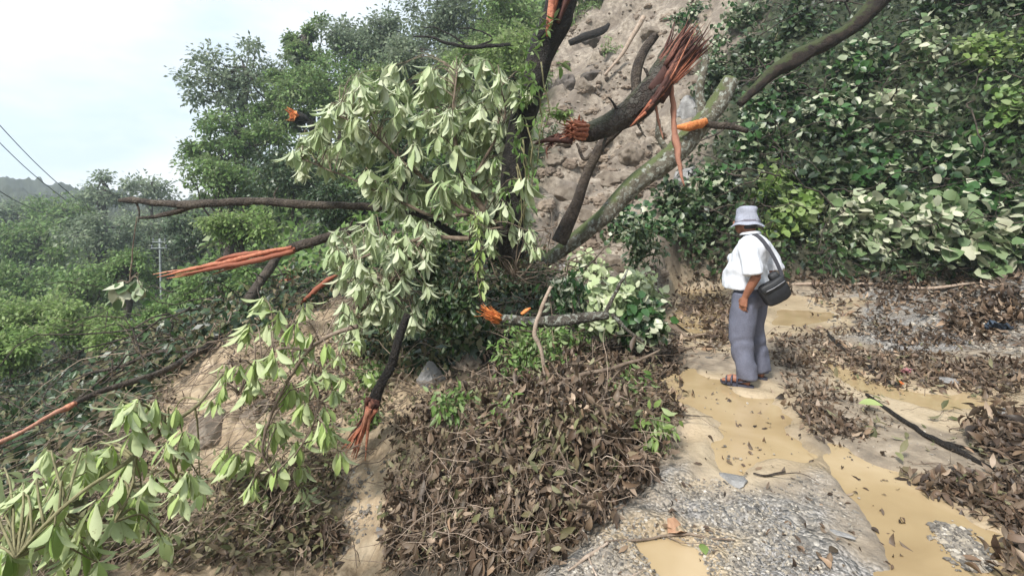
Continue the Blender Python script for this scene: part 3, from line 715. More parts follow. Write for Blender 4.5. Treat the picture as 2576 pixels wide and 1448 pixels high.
for a in [
 ('leafy bough with mixed pale and dark leaves heaped behind the pale upright stick', 1430, 735, 62, 'heart', 420, .11, T_MID, 5.6),
 ('pale leafy heap right of the upright stick over the fallen log', 1525, 758, 62, 'pale', 340, .11, T_HEART, 5.3),
 ('green leafy heap hanging over the road edge beside the short grey stick', 1610, 800, 65, 'heart', 460, .11, T_HEART, 5.2),
 ('dark tangled shrub between the hanging creeper and the dark trunk foot', 1270, 600, 75, 'dark', 620, .10, T_MID, 5.8),
 ('dark shrub filling the hollow left of the bright orange log end', 1130, 760, 90, 'dark', 760, .09, T_MID, 5.2),
 ('small-leaved olive shrub below the fallen log', 1330, 890, 95, 'mid', 760, .07, T_MID, 4.8),
 ('dull green shrub right below the bare branch fork with the dark branch', 1080, 660, 75, 'dark', 560, .10, T_MID, 5.8),
 ('dark shrub hiding the foot of the bank behind the sandy brown rock', 1610, 600, 75, 'dark', 620, .12, T_MID, 8.3),
 ('small green sprig on the left shoulder of the brown heap', 1130, 1010, 40, 'mid', 160, .08, T_MID, 3.9),
 ('small green sprig in the upper middle of the brown heap', 1290, 1040, 40, 'mid', 150, .08, T_MID, 3.7),
 ('yellowing sprig in the middle of the brown heap right of the thin dark stick', 1440, 1080, 45, 'wither', 170, .085, T_MID, 3.3),
]: shrub(*a[:8], group=GC, Y=a[8])
for a in [
 ('small green bush clinging high in the landslide by the short dark log', 1480, 50, 45, 'mid', 420, .14, T_MID),
 ('tuft of green leaves in the landslide left of the weathered pole', 1530, 135, 30, 'mid', 220, .13, T_MID),
 ('overhanging bush at the upper right rim of the landslide', 1735, 60, 65, 'heart', 520, .16, T_HEART),
 ('bush at the right rim of the landslide behind the splintered fan', 1745, 150, 50, 'mid', 420, .14, T_MID),
 ('bush at the upper left rim of the landslide beside the dark broken trunk', 1425, 60, 50, 'mid', 460, .15, T_MID),
 ('small tuft at the left rim of the landslide below the dark overhanging boulder', 1385, 350, 32, 'dark', 240, .10, T_MID),
]: shrub(*a, group='bushes round the rim of the landslide')

# ------------------------------------------------------------------ broken trunks, logs and sticks
def PP(l, Y): return [P(a[0], a[1], a[2] if len(a) > 2 else Y) for a in l]
def pr(r, Y): return r/FPX*Y
def strands(mb, a, d, L, R, n, r0, spread=.25, bend=.15, flat_=1.):
    """a broom of torn wood fibres starting round point a"""
    d = unit(d); ref = np.array([0, 0, 1.]) if abs(d[2]) < .9 else np.array([1., 0, 0]); u = unit(np.cross(d, ref)); w = np.cross(d, u)
    for i in range(n):
        an = random.random()*2*pi; q = R*random.random()**.5
        s = a+u*cos(an)*q+w*sin(an)*q*flat_-d*L*.12
        l = L*random.uniform(.35, 1.05)
        dd = unit(d+(u*cos(an)+w*sin(an))*spread*q/max(R, 1e-6)+RG.normal(0, .06, 3))
        e1 = s+dd*l*.5+RG.normal(0, bend*l*.12, 3); e2 = s+dd*l+RG.normal(0, bend*l*.25, 3)
        tube(mb, [s, e1, e2], [r0*random.uniform(.7, 1.5), r0*random.uniform(.4, .9), r0*.1], 7, 4, .25, .01)
def stump_face(mb, c, d, R, depth):
    """ragged torn cross-section"""
    d = unit(d); ref = np.array([0, 0, 1.]); u = unit(np.cross(d, ref)); w = np.cross(d, u)
    nr, na = 9, 26; V = []; s = random.random()*9
    for i in range(nr+1):
        for j in range(na):
            a = 2*pi*j/na; q = R*i/nr
            h = depth*(1-(i/nr)**2*.7)*(.5+.9*abs(float(fbm(np.array([i*.6+s]), np.array([cos(a)*2+s]), sin(a)*2, 3)[0])))
            V.append(c+u*cos(a)*q+w*sin(a)*q+d*h)
    F = [(i*na+j, i*na+(j+1) % na, (i+1)*na+(j+1) % na, (i+1)*na+j) for i in range(nr) for j in range(na)]
    mb.add(V, F, smooth=False)

# dark ivy-covered broken trunk rising out of the picture top
Y0 = 5.35
t = thing('broken_tree', 'dark ivy-clad broken trunk rising out of the picture top with torn orange wood', 'tree', P(1290, 640, Y0))
mb = MB(); tube(mb, PP([(1290,650),(1280,540),(1288,430),(1305,340),(1330,255),(1352,170),(1378,95),(1400,40),(1425,-60)], Y0), [pr(r, Y0) for r in (30,30,29,28,28,33,36,36,33)], 70, 14, .2, .006)
part(t, 'trunk', mb, M['bark_dark'])
mb = MB()
for k in range(9):
    o_ = RG.normal(0, 5)
    tube(mb, [P(1376+o_*.3, 92-k*2, Y0-.19), P(1385+o_, 30, Y0-.20), P(1400+o_*1.3, -60, Y0-.19)], [.012, .034, .04], 12, 5, .3, .01)
part(t, 'torn_wood', mb, M['orange'])
mb = MB(); tube(mb, [P(1402, 60, Y0-.15), P(1425, 0, Y0-.15), P(1442, -60, Y0-.15)], [.02, .05, .055], 14, 6, .3, .01); part(t, 'torn_wood', mb, M['red'])
mb = MB(); iv = MB()
for k in range(34):
    q = random.random(); px = 1395-115*q**.8+RG.normal(0, 20); py = 40+500*q+RG.normal(0, 12)
    p = P(px-10, py, Y0-.25+RG.normal(0, .12)); whorl(iv, p, (RG.normal(0, .5), -1, .2), random.uniform(.09, .15), 5, T_MID, .5)
for k in range(7):
    q = random.random()*.8; p = P(1370-90*q, 120+380*q, Y0-.22)
    tube(mb, [p, p+np.array([.06, -.04, -.35]), p+np.array([.02, .0, -.8])], [.009, .008, .004], 10, 4, .1, .05)
part(t, 'ivy_stem', mb, M['stem']); part(t, 'ivy', iv, M['mid'])

# big leaning log with splintered fan
Y1 = 6.3
t = thing('broken_log', 'huge snapped log hanging over the slope with a splintered red fan at its upper end', 'log', P(1480, 330, Y1))
mb = MB(); tube(mb, PP([(1455,332),(1500,328),(1560,300),(1615,255),(1660,205),(1695,150),(1730,112)], Y1), [pr(r, Y1) for r in (23,26,31,34,35,36,26)], 90, 20, .20, .008, nf=5)
for a, b, r_ in (((1560,285),(1530,245),5), ((1640,215),(1618,170),6), ((1600,300),(1625,345),4), ((1525,345),(1520,385),4)):
    q0, q1 = P(a[0], a[1], Y1-.05), P(b[0], b[1], Y1-.15); tube(mb, [q0, (q0+q1)/2+RG.normal(0, .02, 3), q1], [pr(r_, Y1), pr(r_*.7, Y1), pr(r_*.3, Y1)], 10, 6, .3, .03)
part(t, 'trunk', mb, M['bark_log'])
mb = MB()
strands(mb, P(1685, 168, Y1-.05), P(1775, 55, Y1)-P(1690, 160, Y1), .66, .155, 150, .024, .16, .16)
tube(mb, PP([(1640,240),(1685,170),(1720,125),(1742,98)], Y1-.03), [.14, .165, .13, .03], 30, 14, .35, .004)
for k in range(16):
    o_ = RG.normal(0, 9); tube(mb, [P(1600+k*5, 305-k*7+o_*.3, Y1-.14), P(1660+o_*.4+k*2, 235-k*4, Y1-.22), P(1730+o_, 130+o_-k*2, Y1-.16)], [.01, .03, .012], 14, 5, .3, .01)
part(t, 'splintered_wood', mb, M['red'])
mb = MB()
for k in range(14):
    o_ = RG.normal(0, 6); tube(mb, [P(1585+k*6, 318-k*6, Y1-.13), P(1625+k*5, 275-k*6+o_, Y1-.2)], [.008, .02], 8, 4, .3, .01)
strands(mb, P(1700, 190, Y1-.22), P(1775, 80, Y1)-P(1700, 190, Y1), .7, .06, 14, .01, .3, .2)
part(t, 'splintered_wood', mb, M['orange'])
mb = MB(); stump_face(mb, P(1462, 331, Y1-.02), P(1405, 338, Y1-.28)-P(1462, 331, Y1), .115, .12)
strands(mb, P(1462, 330, Y1-.1), P(1375, 322, Y1-.2)-P(1462, 330, Y1), .30, .11, 60, .024, .02, .7)
strands(mb, P(1455, 330, Y1-.12), (-.3, -.9, .1), .13, .13, 40, .02, .3, .6)
part(t, 'torn_end', mb, M['orange'])
mb = MB(); strands(mb, P(1400, 345, Y1-.1), P(1335, 395, Y1-.15)-P(1400, 345, Y1), .42, .035, 7, .018, .1, .5)
tube(mb, PP([(1440,356),(1385,352),(1350,362),(1336,392)], Y1-.16), [.045, .03, .02, .008], 14, 6, .3, .01)
part(t, 'hanging_bark', mb, M['red'])
mb = MB()
for k in range(22): whorl(mb, P(1400+RG.normal(0, 20), 290+RG.normal(0, 6), Y1-.15), (0, -.4, 1), random.uniform(.07, .12), 6, T_MID, .3)
part(t, 'moss_tuft', mb, M['bright'])
t = thing('peeled_bark_strip', 'long pale peeled strip hanging from the big log down towards the bank', 'wood strip', P(1695, 220, Y1))
mb = MB(); tube(mb, PP([(1688,205),(1692,290),(1700,350),(1706,410),(1722,468)], Y1), [pr(r, Y1) for r in (7,6,8,6,2)], 30, 6, .3, .01); part(t, 'strip', mb, M['pinkwood'])
t = thing('peeled_bark_strip', 'short thin pink strip hanging under the big log over the boulders', 'wood strip', P(1650, 250, Y1))
mb = MB(); tube(mb, PP([(1648,255),(1655,300),(1668,350)], Y1), [pr(r, Y1) for r in (3,3.5,1.5)], 16, 5, .3, .01); part(t, 'strip', mb, M['pinkwood'])

def log(name, label, cat, pts, rad, mat, Y=6, n=40, sides=9, rough=.15, wob=.006, group=None, parts=(), pn='bark'):
    t = thing(name, label, cat, P(pts[0][0], pts[0][1], pts[0][2] if len(pts[0]) > 2 else Y), group)
    mb = MB(); pl = [(a[2] if len(a) > 2 else Y) for a in pts]
    tube(mb, PP(pts, Y), [pr(r, y) for r, y in zip(rad, pl)], n, sides, rough, wob)
    for q in parts:
        yl = [(a[2] if len(a) > 2 else Y) for a in q[0]]
        tube(mb, PP(q[0], Y), [pr(r, y) for r, y in zip(q[1], yl)], max(8, n//2), 6, rough, wob*2)
    part(t, pn, mb, M[mat]); return t
g_ = hit(1400, 650)
log('leaning_trunk', 'leaning trunk with pale lichen running up to the right from the road edge', 'tree trunk',
    [(1370,660),(1440,608),(1520,545),(1600,462),(1675,405),(1735,345),(1800,270),(1840,200)], [15,19,21,24,27,27,24,20], 'bark_lichen', 7.4, 60, 12, .12, .004,
    parts=[([(1690,395),(1660,350),(1655,300)], [10,8,5]), ([(1770,300),(1760,230),(1775,150),(1750,60)], [14,11,8,5])])
log('leaning_trunk', 'thin curved bare trunk leaning in front of the boulders, crossed by the big log', 'tree trunk',
    [(1405,610),(1440,530),(1472,445),(1505,370),(1560,310),(1597,240),(1603,180),(1622,125),(1650,88)], [20,16,13,13,13,12,13,12,9], 'bark', 7.0, 60, 10, .16, .006,
    parts=[([(1500,380),(1470,400),(1450,360)], [8,5,3])])
log('mossy_limb', 'mossy limb slanting across the upper right bank', 'fallen limb',
    [(1860,262),(1900,222),(1945,183),(1985,158),(2030,132),(2075,112),(2120,85),(2170,45),(2240,-30)], [9,13,16,20,17,18,14,19,24], 'bark_moss', 8.6, 70, 10, .2, .008)
log('bare_branch', 'long bare grey-brown branch pointing left over the valley with a forked tip', 'branch',
    [(300,504),(340,503),(400,512),(480,516),(560,512),(660,509),(760,515),(860,514),(960,524),(1060,548)], [5,9,8,11,10,10,10,9,10,9], 'bark', 6.4, 80, 9, .16, .004,
    parts=[([(490,516),(440,532),(400,542),(352,548)], [8,8,6,4]), ([(340,505),(350,530),(348,560)], [3,2,1]), ([(700,510),(690,490),(700,470)], [3,2,1])])
t = log('splintered_branch', 'branch ending in long orange splinters that point down to the left', 'branch',
    [(960,556),(900,575),(850,588),(795,606),(745,622),(700,635)], [12,12,11,12,13,6], 'bark', 6.2, 40, 9, .15, .004, parts=[([(880,578),(885,560),(895,545)], [4,3,1])])
mb = MB()
for a, b in (([(745,626),(680,634),(610,640),(560,650),(530,668)], [7,7,6,5,3]), ([(740,632),(680,646),(620,660),(560,672),(500,684),(440,692)], [6,7,7,6,4,1]), ([(735,622),(640,640),(560,660),(480,678),(395,697)], [5,6,6,5,1]),
             ([(600,655),(540,672),(480,690),(420,700)], [5,4,3,1]), ([(700,640),(650,655),(590,672),(535,690)], [4,4,3,1]), ([(560,665),(500,675),(430,682),(385,690)], [4,3,2,1])):
    tube(mb, PP(a, 6.15+RG.normal(0, .03)), [pr(r, 6.2) for r in b], 26, 6, .3, .006)
part(t, 'splinter', mb, M['orange'])
log('dark_branch', 'short black branch jutting down to the right below the drooping leaves', 'branch', [(1030,532),(1080,550),(1130,580),(1175,602)], [6,8,9,7], 'bark_dark', 5.6, 24)
t = log('stick', 'long thin stick crossing the left slope down to an orange broken tip', 'stick',
    [(700,640,8.5),(655,712,8),(600,790,7.2),(560,832,6.8),(500,880,6.2),(430,920,5.7),(350,950,5.3),(240,990,4.9),(175,1020,4.6)], [11,12,10,9,9,8,8,7,6], 'bark', 6, 60, 8, .12, .006,
    parts=[([(500,880,6.2),(380,890,6.3),(270,930,6.1),(160,960,6)], [6,5,4,2])])
mb = MB(); tube(mb, PP([(180,1018,4.6),(120,1048,4.4),(50,1088,4.2),(-30,1125,4)], 5), [.022, .018, .018, .02], 20, 7, .2, .003); part(t, 'peeled_end', mb, M['pinkwood'])
mb = MB(); tube(mb, PP([(190,1012,4.58),(168,1024,4.56),(150,1034,4.5)], 5), [.02, .03, .015], 10, 7, .3, .003); part(t, 'torn_wood', mb, M['orange'])
t = thing('torn_stump', 'dark broken stump pointing down to a torn red end beside the mud gully', 'stump', P(1000, 870, 4.6))
mb = MB(); tube(mb, PP([(1025,790),(1000,860),(985,910),(958,975),(942,1020),(928,1060)], 4.6), [pr(r, 4.6) for r in (8,11,12,14,14,9)], 30, 10, .2, .01); part(t, 'bark', mb, M['bark_dark'])
mb = MB(); strands(mb, P(930, 1040, 4.5), P(880, 1150, 4.45)-P(930, 1040, 4.5), .50, .055, 30, .018, -.28, .05); part(t, 'torn_wood', mb, M['orange'])
mb = MB(); strands(mb, P(935, 1020, 4.52), P(875, 1150, 4.6)-P(930, 1040, 4.6), .46, .062, 16, .018, -.28, .05); part(t, 'torn_wood', mb, M['red'])
t = log('fallen_log', 'dark fallen log in the middle with a bright orange torn end', 'log', [(1246,800),(1300,806),(1380,806),(1450,800),(1530,792)], [10,13,14,13,11], 'bark_old', 4.9, 30,
    parts=[([(1520,790),(1545,745),(1565,705),(1580,676)], [5,5,4,2]), ([(1540,790),(1580,830),(1620,860)], [6,5,4])])
mb = MB(); stump_face(mb, P(1248, 800, 4.88), (-1, -.5, 0), .05, .05); strands(mb, P(1250, 800, 4.86), P(1200, 775, 4.75)-P(1250, 800, 4.86), .24, .045, 26, .011, .2, .3); part(t, 'torn_end', mb, M['hot'])
mb = MB(); tube(mb, PP([(1312,790),(1325,780),(1335,774)], 4.8), [.02, .016, .006], 8, 6, .3); part(t, 'torn_wood', mb, M['hot'])
t = log('snapped_branch', 'snapped branch with a bright yellow-orange end on the bank right of the big log', 'branch', [(1772,310),(1800,316),(1835,318),(1880,330)], [8,9,9,7], 'bark', 7.2, 16)
mb = MB(); tube(mb, PP([(1778,303),(1755,312),(1730,320),(1700,320)], 7.15), [.05, .06, .055, .02], 18, 7, .35, .01); part(t, 'torn_wood', mb, M['hot'])
for a in [
 ('torn_stump', 'bright orange torn stump half hidden on the brink left of the leafy bough', 'stump', (735,715), 9.5, 24, 'orange', (-.3,-.6,.6)),
 ('torn_stump', 'small orange broken end high in the trees of the ridge', 'stump', (742,293), 15, 14, 'hot', (-.5,-.6,.2)),
]:
    c = P(*a[3], a[4]); r = pr(a[5], a[4]); t = thing(a[0], a[1], a[2], c)
    mb = MB(); stump_face(mb, c, a[7], r, r*.8); strands(mb, c, np.array(a[7], float), r*2, r*.8, 22, r*.22, .5, .3); part(t, 'torn_wood', mb, M[a[6]])
    mb = MB(); d = -unit(a[7]); tube(mb, [c, c+d*r*1, c+d*r*2], [r, r*1.05, r*.9], 8, 9, .2); part(t, 'bark', mb, M['bark_dark'])
log('peeled_stick', 'orange peeled stick lying on the brink right of the bright torn stump', 'stick', [(850,690),(815,712),(780,742),(755,762),(720,782)], [4,7,6,4,2], 'orange', 7.6, 24, 7, .25)
log('weathered_pole', 'pale weathered pole sliding down the bare landslide', 'stick', [(1620,42),(1590,95),(1555,150),(1520,190)], [7,6,4,3], 'twig_pale', 17, 16, 7, .1)
log('dark_log', 'short dark log half buried high in the bare landslide', 'log', [(1432,108),(1470,92),(1515,78),(1532,60)], [8,10,9,4], 'bark_dark', 18, 16, 7, .2)
log('bare_branch', 'thin dark bough reaching sideways in front of the ridge trees near the top', 'branch', [(1040,92),(1110,100),(1160,112),(1220,118),(1285,112)], [2,4,5,5,4], 'bark_dark', 9, 30, 6, .1, .02, parts=[([(1170,112),(1120,80),(1060,68)], [3,2,1]), ([(1200,117),(1240,95),(1180,70),(1150,72)], [3,2,2,1])])
log('upright_stick', 'pale upright stick curving in front of the fallen log', 'stick', [(1386,720),(1362,775),(1345,835),(1362,880),(1372,945)], [4,5,6,5,4], 'twig_pale', 4.2, 30, 7, .12, .01)
log('arched_stick', 'slender stick arching low over the dead leaves', 'stick', [(1660,880),(1600,905),(1520,930),(1440,950),(1370,990),(1290,1035),(1150,1090)], [2,4,5,5,4,4,3], 'twig', 3.7, 40, 7, .1, .01, parts=[([(1600,905),(1560,930),(1530,965),(1505,1000)], [3,3,2,1])])
log('stick', 'thin dark stick standing up through the dead leaves', 'stick', [(1385,980),(1365,1080),(1340,1180),(1300,1290),(1280,1330)], [3,5,5,5,3], 'bark', 3.2, 30, 7, .1, .01)
log('stick', 'short pale stick hanging down the right side of the dead leaf heap', 'stick', [(1405,1125),(1430,1180),(1440,1230),(1432,1280)], [2,4,4,2], 'twig', 2.75, 20, 7, .1, .01)
for nm_, lb, pts, rad, mt in [
 ('stick', 'long straight stick lying on the ground right of the man', [(1950,716),(2050,716),(2200,714),(2330,720),(2470,712)], [3,4,4,4,3], 'twig_pale'),
 ('dark_branch', 'dark crooked branch on the leaf litter right of the man', [(2085,845),(2130,885),(2180,925),(2230,962),(2262,975)], [4,6,7,9,6], 'bark_dark'),
 ('dark_branch', 'long dark branch lying on the mud near the right edge', [(2180,995),(2230,1032),(2290,1075),(2350,1110),(2430,1150),(2520,1195)], [4,6,6,7,8,4], 'bark_dark'),
 ('stick', 'short grey stick on the mud left of the man', [(1610,850),(1680,852),(1740,850),(1785,843)], [4,6,6,4], 'twig'),
 ('dark_branch', 'black branch lying along the gravel at the right edge', [(2440,748),(2500,756),(2600,772)], [3,5,5], 'bark_dark'),
 ('stick', 'pale forked stick lying on the gravel at the bottom', [(1430,1440),(1480,1405),(1530,1370)], [2,5,3], 'twig_pale'),
 ('stick', 'thin twig lying across the gravel beside the dry curled leaf', [(1520,1368),(1600,1362),(1680,1356),(1760,1350),(1850,1365)], [2,3,3,3,2], 'twig'),
 ('stick', 'tiny curved twig on the pale mud in front of the man', [(1895,1195),(1930,1200),(1975,1190)], [2,3,2], 'bark'),
 ('stick', 'twig pointing across the pale mud left of the puddle edge', [(1650,1050),(1700,1045),(1760,1050)], [3,3,1], 'bark'),
 ('stick', 'brown stick lying beside the road edge behind the short grey stick', [(1600,905),(1680,905),(1800,870)], [2,3,2], 'twig'),
]:
    g = [hit(a, b)+np.array([0, 0, .012]) for a, b in pts]
    for p in g: p[2] = max(p[2], .02)
    t = thing(nm_, lb, 'stick' if nm_ == 'stick' else 'branch', g[0])
    mb = MB(); rr = [pr(r, p[1]) for r, p in zip(rad, g)]; tube(mb, g, rr, 34, 7, .15, .012)
    k = len(g)//2; tube(mb, [g[k], g[k]+RG.normal(0, .06, 3)+np.array([.1, -.05, .05]), g[k]+np.array([.22, -.12, .03])], [rr[k]*.6, rr[k]*.4, rr[k]*.2], 8, 5, .1, .03)
    part(t, 'bark', mb, M[mt])
    if 'right of the man' in lb and nm_ == 'dark_branch':
        mb = MB(); c = hit(2255, 970)+np.array([0, -.02, .03]); stump_face(mb, c, (.8, -.5, .1), .028, .03); part(t, 'torn_end', mb, M['hot'])

# loose twigs: nobody could count them
mb = MB(); mb2 = MB(); mb3 = MB()
def twigs(m_, poly, n, Lr, rr, dirv=None, lift=(0, .2), sp=.5):
    poly = np.array(poly, float); lo = poly.min(0); hi = poly.max(0)
    q = RG.uniform(lo, hi, (n*4, 2)); q = q[sdist(poly, q[:, 0], q[:, 1]) > 0][:n]
    p, ok = hits(q[:, 0], q[:, 1])
    for c in p[ok]:
        s = c[1]/4.5
        d = unit(RG.normal(0, 1, 3)*np.array([1, .6, .5])) if dirv is None else unit(np.array(dirv)+RG.normal(0, sp, 3))
        L = random.uniform(*Lr)*s**.6; c = c+np.array([0, -.3, .8])*random.uniform(*lift)
        b = c+d*L*.5+RG.normal(0, L*.07, 3); e2 = c+d*L+np.array([0, 0, -.12*L])+RG.normal(0, L*.07, 3)
        r = random.uniform(*rr)*s
        tube(m_, [c-d*L*.2, c, b, e2], [r, r, r*.7, r*.25], 12, 4, .1, .07)
        if random.random() < .5: tube(m_, [b, b+RG.normal(0, L*.2, 3)], [r*.5, r*.2], 4, 4, .1)
twigs(mb, [(950,900),(1400,850),(1680,880),(1640,1180),(1380,1448),(980,1448)], 330, (.2, .7), (.002, .0055), None, (0, .15))
twigs(mb, [(300,950),(700,780),(1000,740),(900,1448),(0,1448),(0,1150)], 330, (.3, 1.3), (.0025, .006), (-.8,-.3,-.6), (0, .35), .5)
twigs(mb, [(1850,850),(2576,760),(2576,1448),(2300,1200)], 90, (.1, .4), (.002, .005), (1,-.2,-.03), (0, .03), .5)
twigs(mb2, [(0,800),(700,640),(900,680),(400,1000),(0,1200)], 110, (.5, 1.6), (.004, .009), (-.8,-.3,-.35), (0, .5), .5)
twigs(mb2, R_BANK, 150, (.4, 1.3), (.004, .010), None, (.1, .8))
twigs(mb3, [(1000,560),(1380,600),(1620,800),(1560,900),(1000,900)], 130, (.3, 1.), (.003, .008), None, (0, .6))
for k in range(46):   # fan of brown twigs in the hollow
    a = random.uniform(-.5, 2.6); c = P(1285+RG.normal(0, 22), 690+RG.normal(0, 12), 5.5+RG.normal(0, .2))
    L = random.uniform(.25, .65); d = np.array([cos(a), RG.normal(0, .3), sin(a)])
    tube(mb3, [c, c+d*L*.5+RG.normal(0, .03, 3), c+d*L+RG.normal(0, .05, 3)], [.007, .005, .002], 8, 4, .1, .02)
mb4 = MB()
twigs(mb4, [(150,1000),(560,800),(900,850),(880,1448),(0,1448),(0,1150)], 240, (.3, 1.2), (.002, .005), (-.8,-.3,-.6), (0, .3), .5)
twigs(mb4, [(1000,900),(1400,860),(1680,880),(1640,1180),(1380,1448),(980,1448)], 210, (.15, .6), (.002, .0045), None, (.08, .26))
solo('twigs', mb4, M['twig_pale'], kind='stuff')
solo('twigs', mb, M['twig'], kind='stuff'); solo('twigs', mb2, M['bark'], kind='stuff'); solo('twigs', mb3, M['twig'], kind='stuff')

# ------------------------------------------------------------------ leafy boughs of the fallen tree
def bough(name, label, cat, base, skel, clusters, mat, Y, k=(6, 9), T=T_BIG, droop=.85, flip=.35, stem='twig', fac=.66, group=None, jitY=.25, dup=1, extra=None):
    """skel: list of (points, radii) in picture units + distance; clusters: (px, py, size in px[, Y])"""
    t = thing(name, label, cat, base, group)
    sm = MB(); nodes = []
    for pts, rad in skel:
        c, _ = tube(sm, PP(pts, Y), [pr(r, Y)*.62 for r in rad], 12*len(pts), 8, .15, .01); nodes.append(c)
    nodes = np.vstack(nodes); fo = MB()
    for cl in clusters:
        for dd in range(dup):
            px, py, s = cl[:3]; y = (cl[3] if len(cl) > 3 else Y)+RG.normal(0, jitY)
            if dd: px += RG.normal(0, s*.5); py += RG.normal(0, s*.4); y += .25; s *= .85
            p = P(px, py-s*.35, y); L = pr(s, y)*fac
            dn = np.linalg.norm(nodes-p, axis=1)+np.where(nodes[:, 2] < p[2]-.02*Y, -.01*Y, .015*Y); q = nodes[dn.argmin()]
            mid = (p+q)/2+np.array([0, 0, .012*y+.1*np.linalg.norm(p-q)])+RG.normal(0, .005*y, 3)
            tube(sm, [q, mid, p], [.006, .0045, .003], 9, 5, .1, .01)
            whorl(fo, p, unit((p-mid)*np.array([1, 1, .4])+np.array([0, -.1, -.1])), L, random.randint(*k), T, droop, flip)
            if random.random() < .5: whorl(fo, p*.75+mid*.25, unit(p-mid), L*.8, 4, T, droop, flip)
    part(t, 'branch', sm, M[stem]); part(t, 'foliage', fo, M[mat])
    return t
CEN = [(1150,190,95),(1215,180,75),(1255,215,70),(1075,225,90),(1020,230,65),(955,235,85),(910,245,65),(865,285,75),(825,305,75),(1175,265,75),(1240,255,70),(1295,255,70),(1135,320,70),(1205,305,75),(1265,330,65),(800,355,65),(735,405,70),(760,440,60),(1165,360,75),(1100,370,65),(985,270,70),(1300,330,60),(1330,250,55),
 (1045,400,100),(1155,405,95),(1225,430,75),(1262,480,75),(1005,440,75),(965,490,85),(930,480,60),(1105,460,95),(1185,490,85),(1240,540,65),(1130,540,75),(1060,500,65),(1290,500,60),(1320,540,60),(820,430,70),(860,380,60),(900,340,65),(1080,300,60)]
fp = [(740,400),(860,260),(960,200),(1150,150),(1290,200),(1330,300),(1340,540),(1220,620),(1000,600),(930,500),(780,470)]
FILL = []
while len(FILL) < 60:
    q = RG.uniform((720, 150), (1350, 620)); 
    if sdist(fp, q[:1], q[1:])[0] > 0: FILL.append((q[0], q[1], random.uniform(60, 95), random.uniform(5.4, 6.0)))
bough('fallen_tree', 'top of a fallen tree with drooping pale green leaves left of the dark trunk', 'tree', P(1290, 620, 5.9),
      [([(1290,640),(1240,560),(1180,470),(1150,380),(1140,280),(1150,180)], [16,14,11,9,6,3]), ([(1240,560),(1130,500),(1030,420),(940,340),(850,290)], [10,9,7,5,3]), ([(1180,470),(1230,380),(1270,300),(1260,220)], [8,6,5,3]),
       ([(1180,540),(1080,540),(980,500),(880,450),(760,400)], [8,7,6,4,3])], CEN+FILL, 'pale', 5.5, (8, 11), dup=2, fac=.80, flip=.5, droop=1.25)
LOW = [(930,600,85),(880,640,75),(965,620,65),(1000,655,65),(895,680,85),(850,650,55),(1060,580,65),(1200,580,60),(1290,590,60),(1010,710,75),(960,740,75),(905,740,65),(1050,770,60),(880,810,75),(930,810,70),(1240,600,60),(1330,600,55),(1100,600,60),(830,660,50),(985,780,60)]
LOW += [(RG.uniform(860, 1080), RG.uniform(600, 830), random.uniform(50, 75), random.uniform(4.9, 5.5)) for _ in range(22)]
bough('leafy_bough', 'leafy bough drooping in the middle below the bare branch', 'bough', P(1060, 620, 5.3),
      [([(1180,600),(1080,600),(980,620),(900,650),(860,690)], [10,9,7,5,3]), ([(1060,605),(1010,680),(950,740),(890,800)], [7,6,4,3])], LOW, 'pale', 5.2, (8, 11), dup=3, fac=.78, flip=.5, droop=1.25)
MIDL = [(700,820,105),(745,850,95),(690,920,110),(645,945,105),(765,915,100),(825,900,90),(725,1000,110),(625,1005,105),(825,970,85),(765,1050,95),(700,1100,105),(655,1140,110),(745,1150,105),(812,1100,105),(695,1200,110),(590,1180,95),(640,1230,85),(760,1200,75),(850,920,70),(600,950,80),(560,1000,70),(780,980,80)]
bough('leafy_bough', 'fresh green leafy bough hanging over the mud slope in the left middle', 'bough', P(860, 830, 3.9),
      [([(900,820),(820,850),(760,900),(700,1000),(660,1120),(690,1200)], [9,8,7,6,5,3]), ([(780,880),(700,880),(640,930),(600,990)], [6,5,4,3]), ([(760,910),(800,990),(790,1060),(740,1150)], [6,5,4,3])], MIDL, 'fresh', 3.6, (7, 9), flip=.45, dup=3, jitY=.22, fac=.62, droop=1.1)
FRO = [(385,1055,120),(430,1085,110),(345,1120,130),(260,1180,150),(335,1195,150),(200,1210,140),(100,1250,130),(60,1285,120),(160,1275,150),(245,1310,150),(120,1350,180),(60,1400,170),(185,1390,170),(300,1255,140),(385,1245,130),(470,1230,110),(455,1280,115),(300,1335,120),(20,1440,150),(240,1400,120),(420,1150,90),(380,1320,80)]
bough('leafy_bough', 'nearest leafy bough with large light green leaves at the lower left corner', 'bough', P(470, 1080, 2.6),
      [([(560,940,2.9),(500,1010,2.7),(430,1070,2.5),(340,1150,2.35),(230,1220,2.2),(120,1310,2.1),(40,1400,2.05)], [6,8,9,9,8,7,4]), ([(430,1070,2.5),(440,1170,2.35),(450,1240,2.3)], [6,5,3]), ([(340,1150,2.35),(330,1230,2.25),(290,1310,2.2)], [6,5,3])],
      FRO, 'fresh', 2.3, stem='stem', k=(6, 9), flip=.45, jitY=.18, fac=.60, dup=3, droop=1.1)
t = bough('leafy_bough', 'small hanging cluster of cream leaves in front of the valley', 'bough', P(320, 560, 5), [([(345,545),(338,600),(330,680),(325,710)], [2,2,3,2])],
      [(310,745,85),(345,730,70),(300,770,60),(355,745,60)], 'cream', 5, (4, 6), T=T_HEART, fac=.55, jitY=.05)
CRP = [(1205,590,42),(1200,620,42),(1212,645,40),(1200,670,42),(1208,695,42),(1215,722,42),(1210,745,36),(1195,560,50)]
bough('creeper', 'yellow-green creeper hanging straight down in the middle', 'creeper', P(1200, 560, 5), [([(1190,520),(1205,600),(1200,680),(1212,760)], [3,3,2,1])], CRP, 'fresh', 5., (4, 6), fac=.8, jitY=.04)

